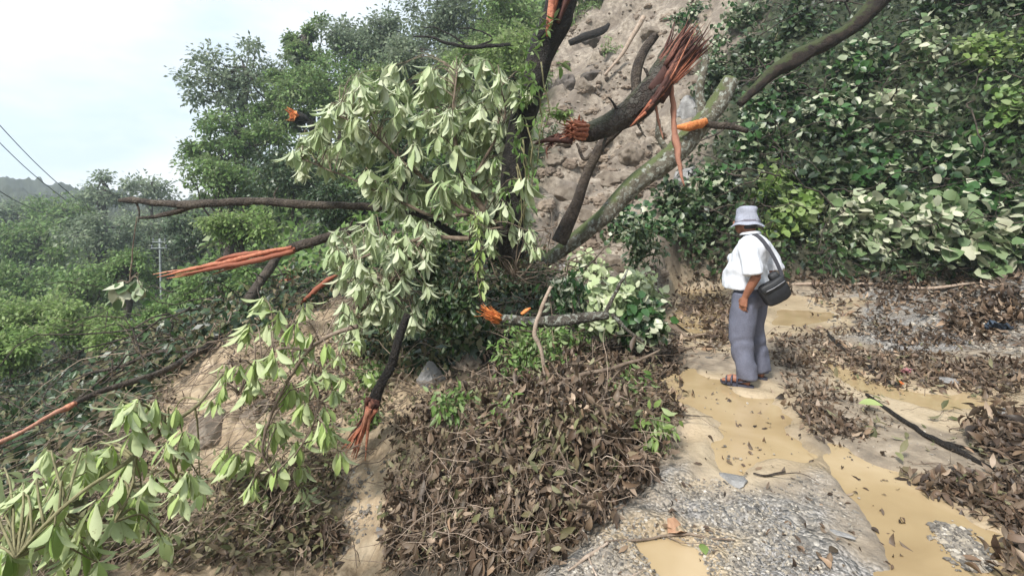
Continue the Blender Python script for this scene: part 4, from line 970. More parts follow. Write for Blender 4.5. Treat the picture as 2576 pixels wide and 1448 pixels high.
# ------------------------------------------------------------------ withered boughs in the heap of dead leaves
GW = 'withered boughs in the brown heap beside the road'
for lb, px, py, r, mt in [
 ('withered bough at the top of the brown heap under the arched stick', 1450, 975, 90, 'dead'),
 ('withered bough hanging over the road edge right of the arched stick', 1560, 930, 90, 'dead'),
 ('withered bough in the upper left corner of the brown heap below the grey rock', 1110, 1080, 80, 'dead'),
 ('withered bough in the middle of the brown heap with yellowing leaves', 1420, 1140, 95, 'wither'),
 ('withered bough right of the thin upright stick with big curled leaves', 1500, 1160, 85, 'dead'),
 ('withered bough drooping on the left flank of the brown heap', 1090, 1230, 95, 'dead'),
 ('withered bough in the heart of the brown heap', 1260, 1180, 95, 'dead'),
 ('withered bough near the bottom of the brown heap by the gravel', 1420, 1330, 85, 'dead'),
 ('withered bough at the bottom left of the brown heap', 1080, 1380, 95, 'dead'),
 ('withered bough at the bottom middle of the brown heap', 1250, 1380, 95, 'dead'),
 ('withered bough on the road edge where the gravel begins', 1590, 1190, 60, 'dead'),
 ('withered bough with faded green leaves near the top left of the brown heap', 1230, 1020, 80, 'wither'),
 ('withered bough dangling on the mud left of the brown heap bottom', 800, 1370, 85, 'dead'),
 ('dark withered bough under the fresh green leafy bough', 700, 1340, 95, 'dead'),
 ('withered bough lying behind the man on the left', 1760, 790, 55, 'dead'),
 ('dead leafy sprig at the right edge above the long channel', 2500, 1110, 80, 'dead'),
]:
    g = hit(px, py); R_ = pr(r, g[1]); t = thing('withered_bough', lb, 'bough', g, GW)
    st = MB(); fo = MB()
    for k in range(9):
        q = rdir(1)[0]*R_*random.uniform(.5, 1.1); q[2] = abs(q[2])*.35; q[1] *= .8
        s = g+np.array([0, 0, .03]); e2 = g+q; mid = (s+e2)/2+np.array([0, 0, .07])
        cv, _ = tube(st, [s, mid, e2], [.006, .004, .002], 9, 4, .1, .03)
        for j in range(6):
            whorl(fo, cv[RG.integers(2, 9)]+RG.normal(0, .035, 3), unit(RG.normal(0, 1, 3)+np.array([0, -.6, .2])), random.uniform(.06, .12), random.randint(4, 6), T_DEAD, .9, .4)
    part(t, 'stem', st, M['twig']); part(t, 'foliage', fo, M[mt])

# ------------------------------------------------------------------ leaf litter
def litter(poly, n, size, lift, mat='dead', clumpy=0., T=T_DEAD, name='leaf_litter', mb=None, flatness=.8, hang=0.):
    own = mb is None; mb = mb or MB()
    poly = np.array(poly, float); lo = poly.min(0); hi = poly.max(0)
    q = RG.uniform(lo, hi, (n*4, 2)); q = q[sdist(poly, q[:, 0], q[:, 1])+RG.normal(0, 14, len(q)) > 0]
    p, ok = hits(q[:, 0], q[:, 1]); p = p[ok]
    if clumpy:
        cl = fbm(p[:, 0]*1.9, p[:, 1]*1.9, 3.3, 4); p = p[cl+RG.normal(0, .12, len(p)) > clumpy]
    p = p[:n]; k = len(p)
    p[:, 2] = np.maximum(p[:, 2], np.where(road_mask(p[:, 0], p[:, 1]) > .5, .008, -9))
    p = p+np.array([0, 0, 1.])*RG.uniform(0, lift, (k, 1))
    if hang:
        cl = fbm(p[:, 0]*5, p[:, 1]*5, p[:, 2]*5, 3); p = p+np.array([0, -.35, .6])*(np.maximum(cl, -.1)*lift*1.6)[:, None]
    d = unit(RG.normal(0, 1, (k, 3))*np.array([1, 1, .35+.5*(1-flatness)])+np.array([0, 0, -hang])); nn = unit(RG.normal(0, 1-flatness, (k, 3))+np.array([0, -.1, 1.])); nn[RG.random(k) < .4] *= -1
    put_leaves(mb, p, d, nn, size*RG.uniform(.45, 1.25, k), T, np.clip(RG.random(k), 0, 1))
    if own: return solo(name, mb, M[mat], kind='stuff')
mb = MB()
litter([(1010,980),(1150,1010),(1260,930),(1400,880),(1560,880),(1700,880),(1720,1010),(1700,1120),(1640,1200),(1450,1380),(1360,1448),(960,1448),(990,1200)], 7500, .08, .16, mb=mb, flatness=.3, clumpy=-.15, hang=1.3)
litter([(1010,980),(1150,1010),(1260,930),(1400,880),(1560,880),(1700,880),(1720,1010),(1700,1120),(1640,1200),(1450,1380),(1360,1448),(960,1448),(990,1200)], 6500, .042, .10, mb=mb, flatness=.2, hang=.6)
litter([(1520,850),(1700,860),(1720,1000),(1650,1150),(1600,1050)], 900, .09, .08, mb=mb, flatness=.5)
litter([(560,1250),(860,1100),(850,1448),(420,1448)], 700, .075, .12, mb=mb, flatness=.4)
litter([(1690,760),(1830,740),(1850,830),(1820,880),(1760,810)], 420, .13, .08, mb=mb, flatness=.5)
litter([(1945,850),(2060,830),(2250,800),(2576,830),(2600,960),(2500,1000),(2340,965),(2200,960),(2090,920),(2040,960),(2150,1010),(2260,1060),(2150,1150),(2050,1090),(1985,1010),(1935,930)], 3300, .085, .04, mb=mb, flatness=.62, clumpy=-.2)
litter([(1945,850),(2250,800),(2576,830),(2600,960),(2340,965),(2150,1010),(2260,1060),(2150,1150),(1985,1010)], 1500, .035, .02, mb=mb, flatness=.6)
litter([(2150,1040),(2300,1060),(2450,1150),(2600,1200),(2620,1390),(2480,1290),(2330,1235),(2200,1180)], 1400, .075, .04, mb=mb, flatness=.65, clumpy=-.02)
litter([(1960,690),(2576,690),(2576,860),(2200,800),(1960,750)], 1700, .13, .07, mb=mb, flatness=.6, clumpy=-.3)
litter([(2600,720),(3300,800),(3300,1400),(2640,1400)], 1500, .09, .05, mb=mb, flatness=.6, clumpy=0.)
litter([(2440,1050),(2576,1040),(2600,1180),(2480,1160)], 260, .11, .12, mb=mb, flatness=.4)
litter([(2440,1400),(2576,1380),(2600,1500),(2480,1500)], 60, .10, .10, mb=mb, flatness=.4)
litter([(1640,900),(2200,950),(2300,1448),(1450,1448)], 260, .055, .006, mb=mb)
litter([(1380,660),(1860,690),(1840,900),(1400,900)], 1500, .1, .05, mb=mb, clumpy=.0)
litter([(150,1150),(420,960),(470,1020),(430,1250),(420,1448),(0,1448),(0,1200)], 1500, .065, .1, mb=mb, flatness=.4)
litter([(560,880),(640,800),(900,760),(1000,900),(980,1040),(860,1080),(640,1100)], 1500, .07, .08, mb=mb, flatness=.4, clumpy=-.1)
litter([(1080,1000),(1250,940),(1500,920),(1640,950),(1620,1090),(1300,1200),(1050,1200)], 700, .10, .3, mb=mb, flatness=.3, clumpy=0., hang=1.6)
solo('leaf_litter', mb, M['dead'], kind='stuff')
mb = MB(); litter([(1010,980),(1260,930),(1560,880),(1700,880),(1640,1200),(1360,1448),(960,1448)], 900, .07, .2, mb=mb, T=T_MID, flatness=.3, hang=1.)
litter([(100,1180),(430,950),(440,1448),(0,1448)], 1500, .08, .12, mb=mb, T=T_MID, flatness=.3)
litter([(560,880),(640,800),(900,760),(1000,900),(980,1040),(860,1080),(640,1100)], 900, .07, .12, mb=mb, T=T_MID, flatness=.3)
litter([(420,1240),(860,1120),(840,1448),(400,1448)], 1100, .08, .2, mb=mb, T=T_MID, flatness=.3)
litter([(950,900),(1700,880),(1640,1180),(1380,1448),(980,1448)], 500, .085, .16, mb=mb, T=T_MID, flatness=.3); litter([(1900,760),(2576,700),(2576,1300),(2200,1150)], 160, .09, .06, mb=mb, T=T_MID)
solo('leaf_litter', mb, M['wither'], kind='stuff')

# ------------------------------------------------------------------ the man
MB_ = MB
def sphere(mb, c, r, n=14, m_=20, rot=None):
    r = np.broadcast_to(r, (3,)); V = []
    for i in range(n+1):
        a = pi*i/n
        for j in range(m_):
            b = 2*pi*j/m_; V.append((sin(a)*cos(b)*r[0], sin(a)*sin(b)*r[1], cos(a)*r[2]))
    V = np.array(V)
    if rot is not None: V = V@np.array(rot).T
    F = [(i*m_+j, (i+1)*m_+j, (i+1)*m_+(j+1) % m_, i*m_+(j+1) % m_) for i in range(n) for j in range(m_)]
    mb.add(V+np.array(c), F)
def loft(mb, rings, n=40, sq=2.0, fold=0., ff=6., seed=0., cap=True):
    """rings: (z, cx, cy, rx, ry)"""
    R_ = np.array(rings, float); k = len(R_)*4
    T = np.linspace(0, len(R_)-1, k); R2 = np.stack([np.interp(T, range(len(R_)), R_[:, i]) for i in range(5)], 1)
    for _ in range(2): R2[1:-1] = (R2[:-2]+2*R2[1:-1]+R2[2:])/4
    A = np.linspace(0, 2*pi, n, endpoint=False); ca, sa = np.cos(A), np.sin(A)
    ex = 2/sq; cx_ = np.sign(ca)*np.abs(ca)**ex; sy_ = np.sign(sa)*np.abs(sa)**ex
    f = 1+fold*fbm(ca[None]*2+seed+0*R2[:, :1], sa[None]*2+seed+0*R2[:, :1], R2[:, :1]*ff+0*ca[None], 3)
    v = np.stack([R2[:, 1:2]+R2[:, 3:4]*cx_*f, R2[:, 2:3]+R2[:, 4:5]*sy_*f, R2[:, :1]+0*cx_], -1).reshape(-1, 3)
    i = np.arange(k-1)[:, None]*n; j = np.arange(n)[None]; j2 = (j+1) % n
    mb.add(v, np.stack([i+j, i+j2, i+n+j2, i+n+j], -1).reshape(-1, 4))
    if cap:
        for row, sgn in ((0, -1), (k-1, 1)):
            cc = v[row*n:(row+1)*n].mean(0); vv = np.vstack([v[row*n:(row+1)*n], cc])
            ff_ = [(a, (a+1) % n, n) if sgn > 0 else ((a+1) % n, a, n) for a in range(n)]
            mb.add(vv, ff_)
def fuse(mb, voxel, smooth=4, fn=None):
    """one continuous skin round overlapping limbs"""
    me = mb.mesh('tmp'); o = bpy.data.objects.new('tmp', me); COL.objects.link(o)
    m1 = o.modifiers.new('r', 'REMESH'); m1.mode = 'VOXEL'; m1.voxel_size = voxel; m1.use_smooth_shade = True
    m2 = o.modifiers.new('s', 'SMOOTH'); m2.iterations = smooth; m2.factor = .6
    dg = bpy.context.evaluated_depsgraph_get(); e = o.evaluated_get(dg); me2 = bpy.data.meshes.new_from_object(e)
    n = len(me2.vertices); co = np.empty(n*3, np.float32); me2.vertices.foreach_get('co', co); co = co.reshape(-1, 3)
    if fn is not None:
        no = np.empty(n*3, np.float32); me2.vertices.foreach_get('normal', no); co = co+no.reshape(-1, 3)*fn(co)[:, None]
        me2.vertices.foreach_set('co', co.astype(np.float32).ravel()); me2.update()
    bpy.data.objects.remove(o)
    me2.polygons.foreach_set('use_smooth', np.ones(len(me2.polygons), bool)); me2.update()
    return me2
def meshpart(parent, name, me, mat, loc=(0, 0, 0)):
    o = bpy.data.objects.new(name, me); COL.objects.link(o); me.materials.clear(); me.materials.append(mat); o.parent = parent; o.location = loc; return o
def mbpart(parent, name, mb, mat):   # mesh given in the thing's own coordinates
    return meshpart(parent, name, mb.mesh(name), mat)
M['skin'] = plain('sunned_skin', (.34, .15, .09), .5, (.27, .115, .07), 30, .15, .002)
M['shirt'] = plain('white_cotton', (.68, .70, .74), .8, (.62, .64, .69), 60, .15, .002, .2)
M['trouser'] = plain('grey_trouser_cloth', (.145, .15, .195), .85, (.115, .12, .158), 80, .2, .002, .2)
M['hat'] = plain('grey_hat_cloth', (.36, .375, .44), .85, (.28, .29, .35), 70, .3, .002, .2)
M['hatband'] = plain('dark_grey_band', (.17, .16, .19), .85, None, 60, .2, .002, .2)
M['blackbag'] = plain('black_bag_leather', (.008, .009, .011), .55, (.02, .021, .025), 40, .25, .003, .5)
M['greybag'] = plain('worn_grey_bag_top', (.018, .019, .022), .6, (.012, .013, .015), 30, .3, .003, .5)
M['strap'] = plain('dark_strap_webbing', (.055, .055, .065), .7, None, 80, .2, .002, .3)
M['belt'] = plain('black_belt', (.012, .011, .012), .5)
M['sandal'] = plain('blue_black_sandal', (.06, .065, .10), .5, (.03, .03, .045), 30)
AM = radians(43)
man = thing('person', 'man in white shirt and grey bucket hat standing on the mud with his back turned', 'person', (2.166, 4.53, .035))
man.rotation_euler = (0, 0, AM)
B = MB()
def V3(*a): return np.array(a, float)
def limb(mb, pts, rad, n=24, s=14): tube(mb, [V3(*p) for p in pts], rad, n, s, 0, 0)
HC = V3(.0, .035, 1.445)
sphere(B, HC, (.074, .09, .108)); sphere(B, HC+V3(0, .035, -.055), (.052, .058, .06))
limb(B, [HC+V3(0, .082, .012), HC+V3(0, .108, -.018), HC+V3(0, .088, -.03)], [.009, .014, .012], 8, 8)      # nose
for s_ in (-1, 1):
    sphere(B, HC+V3(s_*.074, -.005, -.012), (.011, .02, .031), 8, 10)                                     # ears
    sphere(B, HC+V3(s_*.03, .074, .008), (.014, .013, .011), 6, 8)                                        # eyelids
    limb(B, [HC+V3(s_*.012, .083, .026), HC+V3(s_*.05, .07, .024)], [.008, .006], 5, 6)                    # brow
limb(B, [HC+V3(-.022, .084, -.058), HC+V3(0, .091, -.056), HC+V3(.022, .084, -.058)], [.005, .008, .005], 6, 6)   # lips
limb(B, [HC+V3(0, -.02, -.04), V3(0, -.005, 1.34), V3(0, -.03, 1.25)], [.056, .055, .075], 12, 16)
loft(B, [(.80, 0, 0, .14, .10), (.92, 0, .0, .15, .115), (1.04, 0, 0, .15, .115), (1.16, 0, -.03, .165, .10), (1.25, 0, -.045, .16, .08), (1.29, 0, -.04, .10, .05)])
EL, HL = V3(-.268, -.165, 1.0), V3(-.235, -.055, .80); ER, HR = V3(.275, -.115, 1.0), V3(.20, .10, .86)
limb(B, [(-.17, -.035, 1.255), (-.225, -.10, 1.13), EL], [.055, .048, .040]); limb(B, [EL, (EL+HL)/2+V3(-.004, 0, 0), HL], [.040, .036, .026])
limb(B, [(.17, -.035, 1.255), (.225, -.08, 1.13), ER], [.055, .048, .040]); limb(B, [ER, (ER+HR)/2, HR], [.040, .036, .026])
def hand(w, fore, side, th_):
    f = unit(fore); sd_ = unit(np.cross(f, side)); w = V3(*w); pal = unit(side)
    # pal: across the palm towards the thumb; sd_: palm normal
    limb(B, [w, w+f*.045, w+f*.085], [.026, .03, .028], 10, 10)
    for q in (-1, -.35, .35, 1): limb(B, [w+f*.02+pal*.014*q, w+f*.085+pal*.030*q], [.016, .013], 6, 8)
    for q, L in ((-1.05, .058), (-.36, .074), (.34, .082), (1., .074)):
        a = w+f*.085+pal*.028*q; k1 = a+f*L*.45+sd_*th_*.010; k2 = k1+f*L*.28+sd_*th_*.024; k3 = k2+f*L*.12+sd_*th_*.028
        limb(B, [a-f*.02, k1, k2, k3], [.0095, .009, .0082, .007], 14, 8)
    a = w+f*.025+pal*.026; limb(B, [a, a+f*.028+pal*.024+sd_*th_*.012, a+f*.062+pal*.026+sd_*th_*.026], [.013, .0105, .0085], 10, 8)
hand(HL, V3(.03, .25, -.95), V3(.25, .95, .2), 1); hand(HR, V3(-.2, .3, -.9), V3(-.2, .9, .3), -1)
for s_, hip, kn, an, toe in ((-1, (-.09, 0, .8), (-.125, .03, .45), (-.152, -.035, .09), (-.185, .17, .03)), (1, (.09, 0, .8), (.125, .02, .45), (.152, -.035, .09), (.18, .165, .03))):
    limb(B, [hip, kn, an], [.085, .055, .036])
    limb(B, [(an[0], an[1]-.028, .035), (an[0]*.6+toe[0]*.4, an[1]*.5+toe[1]*.5, .045), (toe[0], toe[1]-.04, .03)], [.033, .036, .030], 14, 12)
    for q in range(5):
        bx_ = toe[0]+(q-2)*.0165; limb(B, [(bx_, toe[1]-.05, .028), (bx_, toe[1]-.004-.006*abs(q-1.5), .022)], [.011 if q else .013, .0095], 6, 8)
meshpart(man, 'body', fuse(B, .0046, 2), M['skin'])
# shirt
S = MB()
loft(S, [(.845, 0, .03, .206, .186), (.94, 0, .035, .21, .19), (1.02, 0, .03, .205, .175), (1.10, 0, .01, .205, .155), (1.18, 0, -.02, .205, .135), (1.245, 0, -.04, .195, .115), (1.29, 0, -.035, .145, .09), (1.325, 0, -.02, .085, .07), (1.352, 0, -.008, .07, .066)], 60, 2.2, .05, 5, 3.)
limb(S, [(-.15, -.03, 1.27), (-.205, -.07, 1.19), (-.25, -.115, 1.08), (-.262, -.135, 1.0)], [.065, .082, .088, .094], 24, 20)
limb(S, [(.15, -.03, 1.27), (.205, -.06, 1.19), (.25, -.095, 1.08), (.265, -.105, 1.0)], [.065, .082, .088, .092], 24, 20)
limb(S, [(-.09, .11, 1.085), (0, .135, 1.10), (.1, .11, 1.085)], [.05, .055, .05], 12, 12)
def folds(co):
    x, y, z = co.T
    return (.012*fbm(x*8, y*8, z*4, 3)+.008*np.sin(z*38+x*22+4*fbm(x*5, y*5, z*3, 2))*sstep(1.25, .95, z)).astype(float)
sh = meshpart(man, 'shirt', fuse(S, .008, 3, folds), M['shirt'])
C_ = MB(); A = np.linspace(-.35, 2*pi-.35-1.3+.6, 30)+pi/2+.35
cl = [V3(.074*cos(a), -.006+.07*sin(a), 1.345-.012*sin(a)) for a in np.linspace(pi/2+.35, 2*pi+pi/2-.35, 26)]
vv = []; 
for p in cl:
    o_ = unit((p-V3(0, -.006, p[2]))*V3(1, 1, 0)); vv += [p+V3(0, 0, .008), p+o_*.004+V3(0, 0, .012), p+o_*.022+V3(0, 0, -.008), p+o_*.018+V3(0, 0, -.012)]
C_.add(vv, [(4*i+a, 4*i+b, 4*i+4+b, 4*i+4+a) for i in range(25) for a, b in ((0, 1), (1, 2), (2, 3), (3, 0))]); o_ = mbpart(man, 'collar', C_, M['shirt']); o_.parent = sh
# trousers
Tm = MB()
loft(Tm, [(.70, 0, 0, .165, .125), (.78, 0, -.005, .175, .135), (.86, 0, 0, .17, .135), (.905, 0, .01, .165, .135)], 44, 2.2)
for s_ in (-1, 1):
    limb(Tm, [(s_*.09, -.005, .80), (s_*.115, .01, .62), (s_*.135, .022, .42), (s_*.152, -.01, .22), (s_*.157, -.03, .065)], [.118, .114, .100, .092, .086], 36, 22)
def tf(co):
    x, y, z = co.T
    return (.010*fbm(x*7, y*7, z*4, 3)+.010*np.sin(z*26+y*30+5*fbm(x*4, y*4, z*4, 2))*sstep(.55, .1, z)+.003*np.sin(z*40+x*30)*sstep(.5, .8, z)).astype(float)
meshpart(man, 'trousers', fuse(Tm, .008, 3, tf), M['trouser'])
Bl = MB(); loft(Bl, [(.875, 0, .008, .176, .143), (.912, 0, .01, .174, .143)], 44, 2.2, cap=False); mbpart(man, 'belt', Bl, M['belt'])
# hat
Hm = MB(); prof = [(.0, .165), (.035, .164), (.062, .158), (.08, .142), (.088, .11), (.094, .06), (.098, .03), (.100, .012), (.118, -.004), (.130, -.016), (.138, -.024), (.137, -.029), (.128, -.022), (.1, -.005), (.09, .02)]
nn_ = 44; V = []
for r, z in prof:
    for j in range(nn_):
        a = 2*pi*j/nn_; dent = -.016*math.exp(-((r-.03)/.04)**2)*max(0, cos(a-1.2))*(z > .1); wv = .010*sin(2*a+1)+.006*sin(5*a); r = r*(1+.04*sin(3*a+z*40)*(z > .02))
        q = (r > .1); V.append((r*cos(a)*.96, r*sin(a)*1.04, z*.95+dent+wv*q))
Hm.add(V, [(i*nn_+(j+1) % nn_, i*nn_+j, (i+1)*nn_+j, (i+1)*nn_+(j+1) % nn_) for i in range(len(prof)-1) for j in range(nn_)])
hat = mbpart(man, 'bucket_hat', Hm, M['hat']); hat.location = (0, .02, 1.435); hat.rotation_euler = (radians(-3), radians(2), 0)
Hb = MB(); V = []
for z, r in ((.008, .1025), (.03, .1015), (.031, .099)):
    for j in range(nn_): a = 2*pi*j/nn_; V.append((r*cos(a)*.96, r*sin(a)*1.04, z))
Hb.add(V, [(i*nn_+j, i*nn_+(j+1) % nn_, (i+1)*nn_+(j+1) % nn_, (i+1)*nn_+j) for i in range(2) for j in range(nn_)]); hb = mbpart(man, 'hat_band', Hb, M['hatband']); hb.parent = hat
# hair under the brim
Hr = MB(); sphere(Hr, HC+V3(0, -.018, .0), (.0775, .083, .095)); mbpart(man, 'hair', Hr, plain('grey_black_hair', (.05, .048, .05), .7))
for s_, an, toe in ((-1, (-.152, -.035), (-.185, .17)), (1, (.152, -.035), (.18, .165))):
    S_ = MB(); V = []
    a0 = V3(an[0], an[1]-.065, 0); a1 = V3(toe[0], toe[1]+.018, 0); dr = unit(a1-a0); sd_ = V3(dr[1], -dr[0], 0); L = np.linalg.norm(a1-a0)
    for zz in (-.012, .012):
        for j in range(28):
            a = 2*pi*j/28; w = .046*(1-.12*cos(a)) if True else 0; V.append((a0+a1)/2+dr*cos(a)*L/2*1.0+sd_*sin(a)*w+V3(0, 0, zz))
    V += [(a0+a1)/2+V3(0, 0, -.012), (a0+a1)/2+V3(0, 0, .012)]
    S_.add(V, [(j, (j+1) % 28, 28+(j+1) % 28, 28+j) for j in range(28)], smooth=False); S_.f.append(np.array([(56, (j+1) % 28, j) for j in range(28)]+[(57, 28+j, 28+(j+1) % 28) for j in range(28)])); S_.sm.append((56, False))
    sa = mbpart(man, 'sandal', S_, M['sandal'])
    St = MB()
    for q, hh in ((.45, .085), (.62, .066), (.78, .052)):
        c = a0+dr*L*q; tube(St, [c-sd_*.046, c-sd_*.036+V3(0, 0, hh*.8), c+V3(0, 0, hh+.004), c+sd_*.036+V3(0, 0, hh*.8), c+sd_*.046], [.009]*5, 16, 6, 0)
    c = a0+dr*.01; tube(St, [a0+dr*L*.42-sd_*.045+V3(0, 0, .03), c-sd_*.02+V3(0, 0, .06), c+sd_*.02+V3(0, 0, .06), a0+dr*L*.42+sd_*.045+V3(0, 0, .03)], [.008]*4, 16, 6, 0)
    o_ = mbpart(man, 'sandal_strap', St, M['sandal']); o_.parent = sa
# shoulder bag
bag = thing('shoulder_bag', "black shoulder bag hanging at the man's back from a dark strap", 'bag', (2.166+.088, 4.53-.262, .885))
def rbox(mb, hx, hy, hz, rot, c=(0, 0, 0), bulge=.12, n=12, sq=5.):
    V = []; 
    for i in range(n*2+1):
        a = pi*i/(n*2)
        for j in range(36):
            b = 2*pi*j/36; x, y, z = sin(a)*cos(b), sin(a)*sin(b), cos(a)
            k = (abs(x)**sq+abs(y)**sq+abs(z)**sq)**(-1/sq); V.append((x*k*hx, y*k*hy*(1-.25*max(0, z*k)), z*k*hz))
    V = np.array(V); V += .006*np.stack([fbm(V[:, 0]*9+i*5, V[:, 1]*9, V[:, 2]*9, 3) for i in range(3)], 1)
    cr, sr = cos(rot), sin(rot); V = np.stack([V[:, 0]*cr-V[:, 2]*sr, V[:, 1], V[:, 0]*sr+V[:, 2]*cr], 1)+np.array(c)
    mb.add(V, [(i*36+j, i*36+(j+1) % 36, (i+1)*36+(j+1) % 36, (i+1)*36+j) for i in range(n*2) for j in range(36)])
RB = radians(30)
mb = MB(); rbox(mb, .118, .05, .092, RB); mbpart(bag, 'bag_body', mb, M['blackbag'])
mb = MB(); rbox(mb, .112, .046, .042, RB, (-.03, -.010, .060)); fl = mbpart(bag, 'flap', mb, M['greybag'])
mb = MB(); rbox(mb, .045, .035, .04, RB, (-.005, .01, .135), sq=3); o_ = mbpart(bag, 'side_gusset', mb, M['greybag'])
mb = MB(); tube(mb, [V3(-.10, -.058, .010), V3(-.03, -.064, .048), V3(.06, -.058, .105)], [.004, .004, .004], 14, 6, 0); o_ = mbpart(bag, 'zip', mb, plain('metal_zip', (.3, .3, .32), .4, metal=.6)); o_.parent = fl
mb = MB()
st_pts = [V3(-.16, .24, .47), V3(-.105, .19, .492), V3(-.06, .13, .46), V3(-.012, .075, .37), V3(.03, .03, .26), V3(.058, .0, .16), V3(.062, -.01, .10)]
c, _ = spline(st_pts, [1]*7, 40); tg = unit(np.gradient(c, axis=0)); sd_ = unit(np.cross(tg, V3(.1, -1, .35))); nn2 = np.cross(sd_, tg)
V = []
for k in range(40):
    for a, b in ((-1, 1), (1, 1), (1, -1), (-1, -1)): V.append(c[k]+sd_[k]*.017*a+nn2[k]*.003*b)
mb.add(V, [(4*k+a, 4*k+(a+1) % 4, 4*k+4+(a+1) % 4, 4*k+4+a) for k in range(39) for a in range(4)], smooth=False); mbpart(bag, 'strap', mb, M['strap'])

# ------------------------------------------------------------------ rocks
def ico(n):
    import bmesh
    bm = bmesh.new(); bmesh.ops.create_icosphere(bm, subdivisions=n, radius=1); V = np.array([v.co[:] for v in bm.verts]); F = np.array([[l.index for l in f.verts] for f in bm.faces]); bm.free(); return V, F
ICO4 = ico(5); ICO1 = ico(2)
def rock(label, px, py, r, asp=(1, .9, .75), mat='rock', sink=.35, group=None, name='rock', Y=None, cat='rock'):
    g = onrock(hit(px, py)[None])[0] if Y is None else P(px, py, Y)
    R_ = pr(r, g[1]); V, F = ICO4; s = random.random()*50
    d = 1+.42*fbm(V[:, 0]*.9+s, V[:, 1]*.9, V[:, 2]*.9+s, 3)+.05*fbm(V[:, 0]*5+s, V[:, 1]*5, V[:, 2]*5, 3)
    for k in range(9):  # planar breaks
        q = rdir(1)[0]; lim = random.uniform(.62, .92); pj = (V*d[:, None])@q; d = np.where(pj > lim, d*lim/np.maximum(pj, 1e-6), d)
    v = V*d[:, None]*R_*np.array(asp); a = random.random()*6; ca, sa = cos(a), sin(a); v = np.stack([v[:, 0]*ca-v[:, 1]*sa, v[:, 0]*sa+v[:, 1]*ca, v[:, 2]], 1)
    c = g+V3(0, R_*.35, R_*(.35-sink)); return solo(name, MB().add(v+c, F, random.random()), M[mat], label, cat, c, group)
GR = 'boulders lodged in the bare landslide'
_bl = [
 ('big rounded boulder in the landslide between the two leaning trunks', 1590, 385, 52, (1, .9, .85), 'rock'),
 ('broad flat boulder below the big rounded one beside the lichen trunk', 1545, 445, 55, (1.2, .9, .6), 'rock'),
 ('boulder in the landslide left of the thin curved trunk', 1425, 480, 40, (1.1, .9, .7), 'rock'),
 ('dark overhanging boulder right of the dark broken trunk', 1420, 225, 34, (.8, .9, 1.1), 'rock_dark'),
 ('pale angular boulder at the middle of the landslide', 1470, 235, 26, (.9, .9, 1.1), 'rock'),
 ('brown boulder under the weathered pole', 1498, 180, 30, (1.1, .9, .7), 'rock_dark'),
 ('dark clod of earth high in the landslide beside the short dark log', 1500, 105, 34, (1.3, .9, .6), 'rock_dark'),
 ('small boulder left of the dark overhanging one', 1400, 300, 20, (1.2, .9, .7), 'rock'),
 ('boulder right above the big log in the landslide', 1560, 250, 24, (1, .9, .8), 'rock'),
 ('pale boulder under the splintered fan', 1650, 330, 28, (1, .9, .8), 'rock'),
 ('boulder at the left foot of the landslide', 1400, 420, 26, (1, .9, .8), 'rock'),
 ('flat boulder at the foot of the landslide above the road', 1490, 545, 34, (1.3, .9, .6), 'rock'),
 ('small round boulder between the curved trunk and the lichen trunk', 1530, 500, 20, (1, .9, .8), 'rock'),
 ('boulder near the picture top in the landslide', 1640, 90, 30, (1.1, .9, .8), 'rock'),
]
for a in _bl: rock(*a, group=GR, name='boulder', cat='boulder')
rock('grey rock face showing through leaves right of the peeled strip', 1730, 290, 36, (.9, .9, 1.1), 'rock_grey')
rock('lower grey rock beside the lichen-covered trunk', 1722, 455, 40, (.9, .9, 1.1), 'rock_grey')
rock('pale grey rock at the foot of the lichen-covered trunk', 1415, 668, 30, (1.2, .9, .7), 'rock_grey')
rock('sandy brown rock at the road head left of the man', 1550, 682, 42, (1.3, .9, .7), 'rock')
rock('pale grey-white rock at the upper left corner of the brown heap', 1082, 975, 40, (.8, .8, 1.0), 'rock_grey', sink=.05)
rock('brown rock behind the pale grey-white one', 1180, 925, 34, (1.3, .9, .7), 'rock')
rock('pinkish rock in the mud slope behind the leafy boughs', 520, 1090, 60, (1.3, .9, .7), 'rock')
rock('large grey rock low on the mud slope under the leaves', 640, 1050, 40, (1.2, .9, .8), 'rock')
rock('small white stone on the mud gully', 957, 1345, 13, (1.1, 1, .8), 'rock_grey', sink=.0)
rock('flat grey-green stone on the pale mud in the foreground', 1850, 1215, 34, (1.3, .8, .25), 'rock_grey', sink=.3)
rock('pale flat stone lying on the gravel near the bottom edge', 2110, 1345, 20, (.6, 1.5, .3), 'rock_grey', sink=.3)
rock('white stone on the mud at the right', 2395, 965, 18, (1.3, .9, .5), 'rock_grey', sink=.2)
rock('white stone at the right picture edge', 2540, 1045, 24, (1.3, .9, .5), 'rock_grey', sink=.2)

